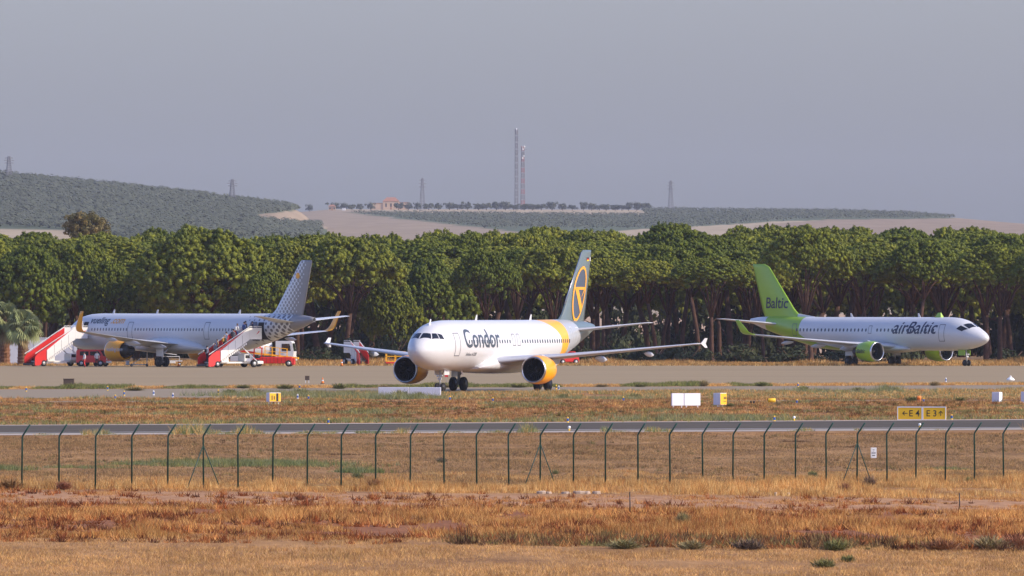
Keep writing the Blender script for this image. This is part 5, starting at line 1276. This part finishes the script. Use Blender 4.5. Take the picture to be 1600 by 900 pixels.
# ------------------------------------------------------------------ ground vehicles
M_red = paint('vehicle_red', srgb(214, 32, 28), .4)[0]; M_cream = paint('vehicle_white', srgb(232, 230, 222), .45)[0]; M_vy = plain('rail_yellow', srgb(246, 180, 20), .5); M_tank = paint('tank_grey', srgb(206, 206, 204), .4)[0]
def vwheel(o, x, y, r, w):
    t = MB().lathe([(-w / 2, r * .6), (-w / 2, r * .9), (-w * .35, r), (w * .35, r), (w / 2, r * .9), (w / 2, r * .6)], 'y', (x, y, r), 18).build('wheel', M_black, o)
    MB().lathe([(-w / 2 - .01, .02), (-w / 2 - .012, r * .52), (w / 2 + .012, r * .52), (w / 2 + .01, .02)], 'y', (x, y, r), 12).build('hub', M_strut, t)
def stair_truck(label, loc, rz, zp=3.35, run=5.3, W=2.0, group='mobile passenger stairs', small=False):
    """x points up the flight; origin on the ground below the platform's front edge"""
    o = thing('passenger_stairs', label, 'stairs', loc, rz, group); P0, x1 = 1.7, -1.7; x0 = x1 - run; zb = .42
    sl = lambda x: zb + (zp - zb) * (x - x0) / run
    for s_ in (-1, 1):
        y0, y1 = (W / 2, W / 2 + .06) if s_ > 0 else (-W / 2 - .06, -W / 2)
        xs_ = x0 + run * .26; sq = lambda x, d: (x, sl(x) + d)
        pn = MB().prism([sq(xs_, -.42), sq(x1, -.36), (x1, zp + .98), sq(x1 - .35, .98), sq(xs_, .62)], y0, y1).build('side_panel', M_cream, o)
        for k in range(1, 4):
            xx = xs_ + (x1 - xs_) * k / 4; MB().prism([sq(xx, -.36), sq(xx + .03, -.36), sq(xx + .03, .66), sq(xx, .66)], y0 - .006 if s_ < 0 else y1, y0 if s_ < 0 else y1 + .006).build('panel_joint', M_line, pn)
        yi0, yi1 = (W / 2 - .05, W / 2 - .005) if s_ > 0 else (-W / 2 + .005, -W / 2 + .05)
        MB().prism([(x0 - .25, .10), (x0 + .35, .10), sq(x1 - .02, -.30), (x1 - .02, zp + .95), sq(x1 - .4, .95), sq(x0 + .1, .92), (x0 - .25, zb + .62)], yi0, yi1).build('red_lower_panel', M_red, pn)
        MB().bar((x0 - .2, s_ * (W / 2 - .03), zb + 1.0), (x1, s_ * (W / 2 - .03), zp + 1.04), .06).bar((x1, s_ * (W / 2 + .03), zp + 1.12), (0, s_ * (W / 2 + .03), zp + 1.12), .06).build('handrail', M_cream, pn)
        pp = MB().box(x1 + .01, .0, y0, y1, zp - .28, zp + .98).build('platform_panel', M_cream, o)
        MB().prism([(-.75, zp + .25), (-.5, zp + .38), (-.25, zp + .62), (-.45, zp + .60)], y0 - .012 if s_ < 0 else y1 + .002, y0 - .002 if s_ < 0 else y1 + .012).build('red_emblem', M_red, pp)
        # zig-zag of step ends below the panel
        zz = MB(); n = 15
        for k in range(n):
            xx = xs_ + .1 + (x1 - xs_ - .4) * k / n; zz.box(xx, xx + .17, (y0 if s_ < 0 else y1 - .04), (y0 + .04 if s_ < 0 else y1), sl(xx) - .62, sl(xx) - .40)
        q = zz.build('step_brackets', M_cream, pn); q['kind'] = 'stuff'
        MB().bar((x1 - 1.0, s_ * .85, zp - 1.0), (-.55, s_ * .85, .7), .10).bar((x1 - .9, s_ * .85, zp - .9), (x0 + 1.0, s_ * .85, .75), .09).build('support_strut', M_cream, o)
        vwheel(o, x0 + 1.0, s_ * .88, .36, .26); vwheel(o, -.95, s_ * .88, .42, .28)
    n = 15
    for k in range(n):
        xx = x0 + .05 + (run - .05) * k / n; MB().box(xx, xx + run / n + .02, -W / 2 + .04, W / 2 - .04, sl(xx) - .02, sl(xx) + .03).build('step', M_dmetal, o)
    MB().box(x1, .15, -W / 2 + .02, W / 2 - .02, zp - .12, zp).build('platform', M_dmetal, o)
    MB().box(-.01, .14, -W / 2, W / 2, zp - .30, zp - .13, .03).build('bumper', M_black, o)
    MB().box(x0 + .5, -.3, -.75, .75, .42, .62, .03).build('chassis', M_cream, o)
    if small: return o
    MB().box(x0 + 1.45, x0 + 2.55, -.98, .98, .50, 1.22, .05).build('engine_housing', M_cream, o)
    MB().box(-2.35, -1.45, -1.0, .2, .6, 1.42, .06).build('driver_cab', M_cream, o)
    MB().box(-2.2, -1.6, -1.012, -.9, 1.0, 1.34).build('cab_window', M_glass, o)
    MB().box(-.5, .35, -.95, .95, .36, .70, .05).build('front_beam', M_cream, o)
    MB().box(x0 - .5, x0 + .1, -W / 2 + .06, W / 2 - .06, .12, .36, .04).build('entry_ramp', M_dmetal, o)
    return o
vr = vuel.root; vrot = math.atan2(hv[1], hv[0])
def vw(st, y):
    c, s_ = math.cos(vrot), math.sin(vrot); x = vuel.smg - st; return (vr.location.x + x * c - y * s_, vr.location.y + x * s_ + y * c, .02)
srot = vrot - math.pi / 2
st1 = stair_truck('white and red stairs at the front door of the dotted airliner', vw(5.3, 2.35), srot)
st2 = stair_truck('white and red stairs full of people at the rear door of the dotted airliner', vw(36.9, 2.2), srot)
Y3 = 1592; st3 = stair_truck('lowered small stairs parked behind the far wing of the taxiing airliner', (at(545, Y3), Y3, .02), R(115), 1.65, 2.3, 1.15, small=True)
# red van under the front of the dotted airliner
def red_van(px, py, rz, label):
    X, Y = gp(px, py); o = thing('red_van', label, 'van', (X, Y, .02), rz)
    b = MB(); prof = [(-1.75, .42), (1.75, .42), (1.8, .95), (1.45, 1.12), (1.05, 1.78), (.9, 1.86), (-1.6, 1.86), (-1.75, 1.7)]
    b.loft([[(x, y * (.93 if z > 1.2 else 1), z) for x, z in prof] for y in (-.82, .82)]); b.build('body', M_red, o)
    for s_ in (-1, 1):
        y = s_ * .80
        MB().prism([(-1.3, 1.2), (-.3, 1.2), (-.3, 1.66), (-1.3, 1.66)], y - .02 if s_ < 0 else y, y if s_ < 0 else y + .02).build('side_window', M_glass, o)
        MB().prism([(-.1, 1.2), (1.2, 1.2), (.92, 1.66), (-.1, 1.66)], y - .02 if s_ < 0 else y, y if s_ < 0 else y + .02).build('side_window', M_glass, o)
        vwheel(o, -1.1, s_ * .78, .34, .24); vwheel(o, 1.15, s_ * .78, .34, .24)
        MB().box(1.74, 1.80, s_ * .62 - .13, s_ * .62 + .13, .72, .90).build('headlight', M_lw, o)
    MB().add([(1.46, -.7, 1.14), (1.46, .7, 1.14), (1.08, .66, 1.76), (1.08, -.66, 1.76), (1.49, -.7, 1.14), (1.49, .7, 1.14), (1.11, .66, 1.76), (1.11, -.66, 1.76)], [(4, 5, 6, 7), (0, 3, 2, 1), (0, 1, 5, 4), (2, 3, 7, 6)]).build('windscreen', M_glass, o)
    MB().box(1.7, 1.86, -.8, .8, .36, .6, .04).build('bumper', M_cream, o)
red_van(146, 572.6, R(-18), 'red van parked under the front of the dotted airliner')
# fuel truck: cab to the right, tank hidden behind the tail
X, Y = gp(392, 570.5); ft = thing('fuel_truck', 'fuel truck with white cab behind the tail of the dotted airliner', 'truck', (X, Y, .02), R(-8))
cabp = [(3.0, .7), (5.0, .7), (5.05, 1.5), (4.85, 2.55), (4.7, 2.72), (3.0, 2.72)]
cb = MB().prism(cabp, -1.1, 1.1).build('cab', M_cream, ft)
MB().add([(5.06, -.95, 1.55), (5.06, .95, 1.55), (4.89, .9, 2.45), (4.89, -.9, 2.45), (4.9, 0, 1.5)], [(0, 1, 2, 3)]).build('windscreen', M_glass, cb)
for s_ in (-1, 1): MB().prism([(3.7, 1.6), (4.75, 1.6), (4.6, 2.4), (3.7, 2.4)], s_ * 1.105 - .012, s_ * 1.105 + .012).build('side_window', M_glass, cb)
MB().box(4.95, 5.15, -1.05, 1.05, .45, .75, .04).build('bumper', M_cream, cb)
for s_ in (-1, 1): MB().box(5.04, 5.09, s_ * .85 - .14, s_ * .85 + .14, .82, 1.0).build('headlight', M_lw, cb); MB().box(4.6, 4.7, s_ * 1.25 - .08, s_ * 1.25 + .08, 1.7, 2.2).build('mirror', M_black, cb)
MB().lathe([(-6.2, .3), (-6.05, 1.0), (2.3, 1.0), (2.45, .3)], 'x', (0, 0, 1.85), 20).build('tank', M_tank, ft)
MB().box(-6.2, 3.2, -.9, .9, .68, .88).build('chassis', M_dmetal, ft)
for x in (-5.2, -3.9, 3.9):
    for s_ in (-1, 1): vwheel(ft, x, s_ * .98, .50, .3)
MB().box(-2.2, 1.0, -1.05, -.9, .4, 1.0, .03).build('hose_cabinet', M_tank, ft)
# red belt loader with yellow rails
X, Y = gp(428, 573); bl = thing('belt_loader', 'red belt loader with yellow rails beside the rear stairs', 'belt loader', (X, Y, .02), R(-4))
MB().box(-1.5, 2.1, -.85, .85, .34, 1.06, .06).build('body', M_red, bl); MB().box(1.75, 2.35, -.8, .8, .2, .95, .05).build('nose_block', M_red, bl); MB().box(-2.3, -1.5, -.85, .85, .3, .9, .06).build('rear_block', M_red, bl)
gr_ = MB()
for k in range(7): gr_.box(-1.2 + k * .42, -1.17 + k * .42, -.862, -.845, .42, 1.0)
q = gr_.build('panel_ribs', M_dmetal, bl); q['kind'] = 'stuff'
MB().prism([(-3.6, 1.55), (-3.6, 1.72), (2.75, 1.02), (2.75, .84)], -.45, .45).build('conveyor', M_vy, bl); MB().prism([(-3.7, 1.66), (-3.7, 1.84), (-2.1, 1.62), (-2.1, 1.46)], -.5, .5).build('conveyor_head', M_red, bl)
for s_ in (-1, 1):
    r_ = MB(); 
    for k in range(4):
        x = -1.0 + k * .82; z = 1.3 - .11 * (x + 1); r_.bar((x, s_ * .5, z - .2), (x, s_ * .5, z + .95), .05)
    r_.bar((-1.0, s_ * .5, 2.22), (1.46, s_ * .5, 1.95), .06).bar((-1.0, s_ * .5, 1.75), (1.46, s_ * .5, 1.5), .05); r_.build('guard_rail', M_vy, bl)
    vwheel(bl, -1.75, s_ * .8, .40, .28); vwheel(bl, 1.7, s_ * .8, .36, .26)
cbn = MB()
for x in (-2.2, -1.35):
    for y in (-.7, .1): cbn.bar((x, y, .9), (x + .05, y, 2.0), .07)
cbn.box(-2.3, -1.2, -.8, .2, 2.0, 2.1, .03); cbn.build('driver_cage', M_red, bl); MB().box(-2.1, -1.7, -.5, -.1, .9, 1.3, .05).build('seat', M_black, bl)
MB().lathe([(2.1, .09), (2.25, .08), (2.28, .01)], 'z', (-1.5, -.3, 0), 10).build('beacon', M_or, bl)
# yellow cage trolley and red base
Yc = 1592; cg = thing('cage_trolley', 'yellow cage trolley on a red base by the far wing', 'trolley', (at(618, Yc), Yc, .02), R(6)); fr = MB()
for x in (-1.05, -.02, 1.05):
    for y in (-.55, .55): fr.bar((x, y, .3), (x, y, 1.55), .08)
for z in (.42, .98, 1.5):
    for y in (-.55, .55): fr.bar((-1.05, y, z), (1.05, y, z), .08)
    for x in (-1.05, 1.05): fr.bar((x, -.55, z), (x, .55, z), .08)
fr.build('cage_frame', M_vy, cg); MB().box(-1.15, 1.15, -.62, .62, .16, .34, .03).build('base', M_red, cg)
for x in (-.85, .85):
    for s_ in (-1, 1): vwheel(cg, x, s_ * .5, .14, .1)
# red tow tractor half hidden behind the near engine
Yt = 1600; tt = thing('tow_tractor', 'red tow tractor shimmering behind the near engine exhaust', 'tractor', (at(886, Yt), Yt, .02), R(200))
MB().box(-1.2, 1.2, -.75, .75, .3, .85, .06).build('body', M_red, tt); MB().prism([(-.9, .85), (.3, .85), (.1, 1.5), (-.8, 1.5)], -.6, .6).build('cab', M_red, tt); MB().prism([(-.7, .95), (.15, .95), (.02, 1.4), (-.65, 1.4)], -.62, .62).build('cab_window', M_glass, tt)
for x in (-.8, .8):
    for s_ in (-1, 1): vwheel(tt, x, s_ * .7, .32, .22)
# jack stand and tow bar under the dotted airliner's wing
X, Y = gp(214, 572.8); jk = thing('tow_bar', 'white tow bar with a ramp and small wheels under the dotted airliner wing', 'tow bar', (X, Y, .02), R(5))
MB().bar((-.9, 0, .2), (1.2, 0, .2), .12).build('beam', M_cream, jk); MB().bar((-.55, -.1, .2), (.35, -.1, .85), .2, .08).build('ramp', M_cream, jk); MB().bar((1.1, 0, .2), (1.15, 0, 1.75), .12).bar((1.15, 0, 1.7), (1.0, 0, 1.75), .08).build('upright', M_cream, jk); MB().box(-1.25, -.85, -.2, .2, .15, .6, .04).build('drawbar_box', M_tank, jk)
for x in (-.6, 1.1):
    for s_ in (-1, 1): vwheel(jk, x, s_ * .25, .15, .08)
# baggage trolley behind the main wheels
Yb = 1572; bt = thing('baggage_trolley', 'pale baggage trolley with a rail behind the dotted airliner wheels', 'trolley', (at(268, Yb), Yb, .02), 0)
MB().box(-.9, 1.2, -.6, .6, .5, .62).build('deck', M_tank, bt); MB().bar((-.9, -.55, 1.05), (.9, -.55, 1.05), .07).bar((-.9, -.55, .6), (-.9, -.55, 1.45), .06).bar((-.9, -.55, 1.45), (.6, -.55, 1.25), .08).bar((.9, -.55, .6), (.9, -.55, 1.08), .06).build('rail', M_cream, bt); MB().box(-.2, .45, -.62, -.3, .28, .5, .03).build('battery_box', M_cream, bt)
for x in (-.6, .9):
    for s_ in (-1, 1): vwheel(bt, x, s_ * .5, .2, .12)
# pale wall behind the palms
M_wall = plain('pale_render', srgb(196, 200, 206), .9, 0, .08, .3)
Yw = 1600; wl_ = thing('boundary_wall', 'pale grey-blue wall behind the palms at the left edge', 'wall', (at(-10, Yw), Yw, 0)); MB().box(-9, 9.5, -.1, .1, -.05, 3.0).build('wall_panel', M_wall, wl_); MB().box(-9.05, 9.55, -.16, .16, 3.0, 3.1).build('coping', M_wall, wl_)
for k in range(5): MB().box(-8.9 + k * 4.5, -8.5 + k * 4.5, -.14, .14, -.05, 2.98).build('pier', M_wall, wl_)

# ------------------------------------------------------------------ people
M_skin = plain('skin', srgb(196, 144, 116), .6); HAIR = [plain('dark_hair', (.02, .014, .01, 1), .6), plain('brown_hair', (.07, .04, .02, 1), .6), plain('fair_hair', (.30, .20, .09, 1), .6)]
CL = {}
def cloth(n, c):
    if n not in CL: CL[n] = plain('cloth_' + n, c, .85)
    return CL[n]
def person(loc, rz, shirt, legs, label, hair=0, step=0.0, h=1.72, bag=None, group=None):
    k = h / 1.75; o = thing('person', label, 'person', loc, rz, group)
    V = [(0, 0, .96), (0, 0, 1.15), (0, 0, 1.36), (.01, 0, 1.47), (.03, 0, 1.54), (.04, 0, 1.64), (.03, 0, 1.73)]
    Rr = [(.16, .13), (.14, .11), (.17, .11), (.07, .07), (.055, .055), (.085, .075), (.07, .065)]
    Ed = [(i, i + 1) for i in range(6)]
    for s_ in (1, -1):
        f = step * s_; b = len(V)
        V += [(0, .10 * s_, .90), (.10 * f + .05 * abs(f), .11 * s_, .50 + .10 * max(0, f)), (.16 * f - .08, .11 * s_, .09 + .19 * max(0, f)), (.16 * f + .10, .12 * s_, .04 + .19 * max(0, f))]
        Rr += [(.10, .09), (.065, .065), (.045, .05), (.045, .035)]; Ed += [(0, b), (b, b + 1), (b + 1, b + 2), (b + 2, b + 3)]
        b = len(V)
        V += [(0, .19 * s_, 1.40), (-.06 * f - .02, .25 * s_, 1.13), (.10 - .12 * f, .23 * s_, .90), (.14 - .13 * f, .22 * s_, .82), (.15 - .13 * f, .20 * s_, .74)]
        Rr += [(.065, .06), (.045, .045), (.034, .034), (.04, .025), (.03, .018)]; Ed += [(2, b), (b, b + 1), (b + 1, b + 2), (b + 2, b + 3), (b + 3, b + 4)]
    me = bpy.data.meshes.new('body'); me.from_pydata([(x * k, y * k, z * k) for x, y, z in V], Ed, []); ob = bpy.data.objects.new('body', me); COL.objects.link(ob)
    md = ob.modifiers.new('skin', 'SKIN'); 
    for i, r in enumerate(Rr): me.skin_vertices[0].data[i].radius = (r[0] * k, r[1] * k)
    me.skin_vertices[0].data[0].use_root = True
    ob.modifiers.new('sub', 'SUBSURF').levels = 1
    dg = bpy.context.evaluated_depsgraph_get(); m2 = bpy.data.meshes.new_from_object(ob.evaluated_get(dg)); bpy.data.objects.remove(ob)
    for m_ in (shirt, legs, M_skin, M_black): m2.materials.append(m_)
    for p in m2.polygons:
        z = p.center.z / k; p.use_smooth = True
        far = abs(p.center.y) / k > .17 and z < 1.0
        p.material_index = 2 if z > 1.47 or far else (0 if z > .95 else (1 if z > .10 + .19 * (step > 0) * (p.center.y > 0) else 3))
    b = link('body', m2, o)
    hm = MB().lathe([(1.60, .085), (1.68, .105), (1.745, .09), (1.775, .01)], 'z', (.015, 0, 0), 10); 
    hm.v = [(x * k, y * k, z * k) for x, y, z in hm.v]; hm.build('hair', HAIR[hair], o)
    if bag is not None: MB().box(-.30 * k, -.13 * k, -.16 * k, .16 * k, 1.0 * k, 1.42 * k, .05).build('backpack', bag, o)
    return o
Wc, Bc, Kc = cloth('white', srgb(225, 222, 216)), cloth('blue', srgb(70, 90, 140)), cloth('black', (.02, .02, .022, 1))
Gc, Oc, Rc, Tc, Nc, Pc = cloth('grey', srgb(130, 130, 134)), cloth('ochre', srgb(214, 150, 50)), cloth('red', srgb(200, 40, 36)), cloth('tan', srgb(176, 150, 120)), cloth('navy', srgb(34, 40, 64)), cloth('green', srgb(70, 96, 70))
def on_stairs(t, y):
    """a place on the rear stairs: t from the foot (0) to the platform (1), then along the platform"""
    run, zp, zb, x1 = 5.3, 3.35, .42, -1.7; x0 = x1 - run
    x = x0 + run * t if t <= 1 else x1 + (t - 1) * 1.7
    k = min(14, math.floor(t * 15)) if t < 1 else 0
    z = (zb + (zp - zb) * (x0 + .05 + (run - .05) * k / 15 - x0) / run + .03) if t < 1 else zp
    M = Matrix.Translation(st2.location) @ Euler(st2.rotation_euler).to_matrix().to_4x4()
    return tuple(M @ Vector((x, y, z)))
PP = [(.10, .35, Wc, Nc, 0, Kc, 'in white with a dark backpack, stepping onto the rear stairs'), (.22, -.3, Gc, Kc, 1, None, 'in grey, low on the rear stairs'), (.36, .3, Tc, Nc, 1, Bc, 'in tan with a blue backpack on the lower rear stairs'), (.47, -.2, Pc, Kc, 2, Oc, 'in green with an ochre backpack halfway up the rear stairs'),
      (.60, .35, Wc, Gc, 0, None, 'in white behind others past halfway on the rear stairs'), (.70, -.25, Gc, Nc, 0, Kc, 'in grey with a black backpack high on the rear stairs'), (.88, .3, Wc, Bc, 2, Wc, 'in white with a pale backpack near the top of the rear stairs'), (.97, -.3, Bc, Nc, 1, None, 'in blue at the top step of the rear stairs'), (1.25, .2, Kc, Kc, 0, None, 'in black on the rear stairs platform'), (1.7, .0, Nc, Kc, 0, Gc, 'in navy with a grey backpack entering the rear door')]
for t, y, sh, lg, hr, bag, lab in PP:
    person(on_stairs(t, y), srot + random.uniform(-.2, .2), sh, lg, 'person ' + lab, hr, .7 if t < 1 else .15, random.uniform(1.62, 1.82), bag, 'passengers boarding by the rear stairs')
for px, sh, lg, lab, rz in ((345, Wc, Kc, 'person in white waiting at the foot of the rear stairs', R(30)), (331, Kc, Nc, 'person in black waiting left of the rear stairs', R(50)), (337.5, Gc, Kc, 'person in grey waiting at the foot of the rear stairs', R(40))):
    X, Y = gp(px, 574.2); person((X, Y, .02), rz, sh, lg, lab, random.randint(0, 2), .2, 1.72, None, 'passengers waiting at the rear stairs')
X, Y = gp(132, 574.4); person((X, Y, .02), R(200), Wc, Rc, 'person in white top and red trousers before the red van', 0, .5, 1.7)
X, Y = gp(151.5, 573.4); person((X, Y, .02), R(-80), Wc, Kc, 'person in white shirt and dark trousers beside the red van', 0, .1, 1.75)
# crew member in the open front door
c, s_ = math.cos(vrot), math.sin(vrot)
p = vw(5.3, 2.15); person((p[0] - .25 * math.cos(srot), p[1] - .25 * math.sin(srot), 3.37), srot + math.pi, Wc, Nc, 'person in white standing at the open front door', 1, 0.0, 1.7)

# ------------------------------------------------------------------ single bushes of the foreground and field
def twig_bush(seed, pal, n=520):
    """a spiky weed bush: thin curved sprigs fanning out of one root"""
    rng = np.random.default_rng(seed); D = rng.normal(0, 1, (n, 3)); D[:, 2] = np.abs(D[:, 2]) * .8 + .25; D /= np.linalg.norm(D, axis=1)[:, None]
    B = np.stack([rng.normal(0, .22, n), rng.normal(0, .22, n), rng.uniform(0, .1, n)], -1); ln = rng.uniform(.5, 1.05, n)[:, None]
    a = rng.uniform(0, 6.28, n); o = np.stack([np.cos(a), np.sin(a), a * 0], -1) * .028; M = B + D * ln * .6; T = B + D * ln + np.stack([a * 0, a * 0, -.12 * ln[:, 0]], -1)
    V = np.stack([B - o * .5, M - o, T, M + o], 1).reshape(-1, 3); V[:, 0:2] *= .95
    c = pick(pal, n, rng) * rng.uniform(.65, 1.3, (n, 1)); me = np_mesh('foliage', V, np.arange(4 * n).reshape(-1, 4), False, np.repeat(c, 4, 0)); return me
BR = [twig_bush(500 + k, pal) for k, pal in enumerate(([(.30, .14, .06), (.24, .11, .05), (.36, .2, .09)], [(.19, .19, .065), (.24, .23, .08), (.15, .16, .055)], [(.19, .13, .085), (.25, .17, .11), (.13, .09, .065)], [(.32, .25, .11), (.36, .29, .14), (.25, .22, .10)]))]
for me in BR: me.materials.append(M_shrub)
BU = [(1305, 857, 2.0, .52, 1, 'green bush in the weeds at lower right'), (1288, 884, 1.6, .40, 1, 'round olive green bush lowest at right'), (1325, 874, 1.1, .30, 1, 'small green bush just behind the lowest one'), (1170, 857, 2.2, .50, 2, 'dark brown twiggy bush at lower right'), (975, 857, 2.6, .42, 3, 'pale olive bush left of the dark twiggy one'), (1080, 857, 2.0, .42, 3, 'faded bush between the pale olive and dark ones'),
      (1470, 855, 2.6, .55, 0, 'rust coloured bush at lower right'), (1545, 853, 2.8, .60, 3, 'ochre bush near the lower right corner'), (1590, 851, 2.0, .65, 0, 'rust coloured bush at the right edge'), (690, 724, 1.2, .34, 2, 'dark tuft in the mown field at centre'), (1358, 756, 1.3, .65, 2, 'dark bush at the foot of the fence below the notice'), (1320, 764, 1.1, .5, 0, 'rust bush left of the right braced post'), (1270, 742, 1.1, .4, 1, 'green bush behind the fence at right'), (558, 752, 1.2, .5, 1, 'green bush behind the fence left of centre'), (1067, 818, 1.2, .6, 3, 'yellowish bush in the weeds right of centre'), (585, 765, 1.3, .55, 0, 'rust bush at the fence left of centre'), (15, 772, 2.2, .6, 0, 'rust bush at the fence by the left edge'), (100, 772, 1.5, .5, 0, 'rust bush at the fence near the second post'), (470, 785, 1.2, .35, 0, 'rust tuft on the bare strip left of centre'), (1515, 748, 1.0, .35, 1, 'green tuft behind the fence near the right edge'), (868, 741, .7, .3, 1, 'green tuft behind the central braced post')]
for k, (px, py, w, h, b, lab) in enumerate(BU):
    X, Y = gp(px, py); shrub(px, Y, w * .62, h * 1.0, BR[b], lab, 'scattered bushes of the field', rz=k * 1.3, name='bush', cat='bush')
rg3 = np.random.default_rng(33)
for k, (px, py, w, h) in enumerate(sorted([(360, 616, 3, .5), (395, 617, 4, .65), (470, 619, 3.4, .75), (500, 620, 4, .6), (545, 618, 3, .5), (625, 622, 3.2, .75), (655, 622, 2.2, .6), (880, 622, 2.2, .4), (990, 622, 3, .45), (1255, 612, 2.4, .6), (1385, 611, 1.6, .7), (1400, 612, 1.0, .5), (1340, 612, 3, .45), (1425, 628, 2.4, .5), (1500, 627, 2, .4), (1140, 636, 1.8, .35), (1215, 634, 1.6, .4), (600, 607, 2.6, .4), (700, 606, 3, .4), (810, 606, 4, .45), (940, 605, 3, .35), (1000, 605, 2.6, .4), (1100, 604, 2, .7), (1190, 604, 2.4, .5), (1460, 603, 2.4, .5), (530, 608, 3.2, .6), (445, 608, 4, .5), (210, 611, 4, .45), (380, 607, 3.4, .4), (1560, 629, 1.6, .35)])):
    X, Y = gp(px, py); shrub(px, Y, w * .6, h * 1.1, BR[1 if k % 3 else 3], f'{ORD[k]} low bush from the left in the strips around the taxiway', 'low bushes around the taxiway', rz=k, name='bush', cat='bush')
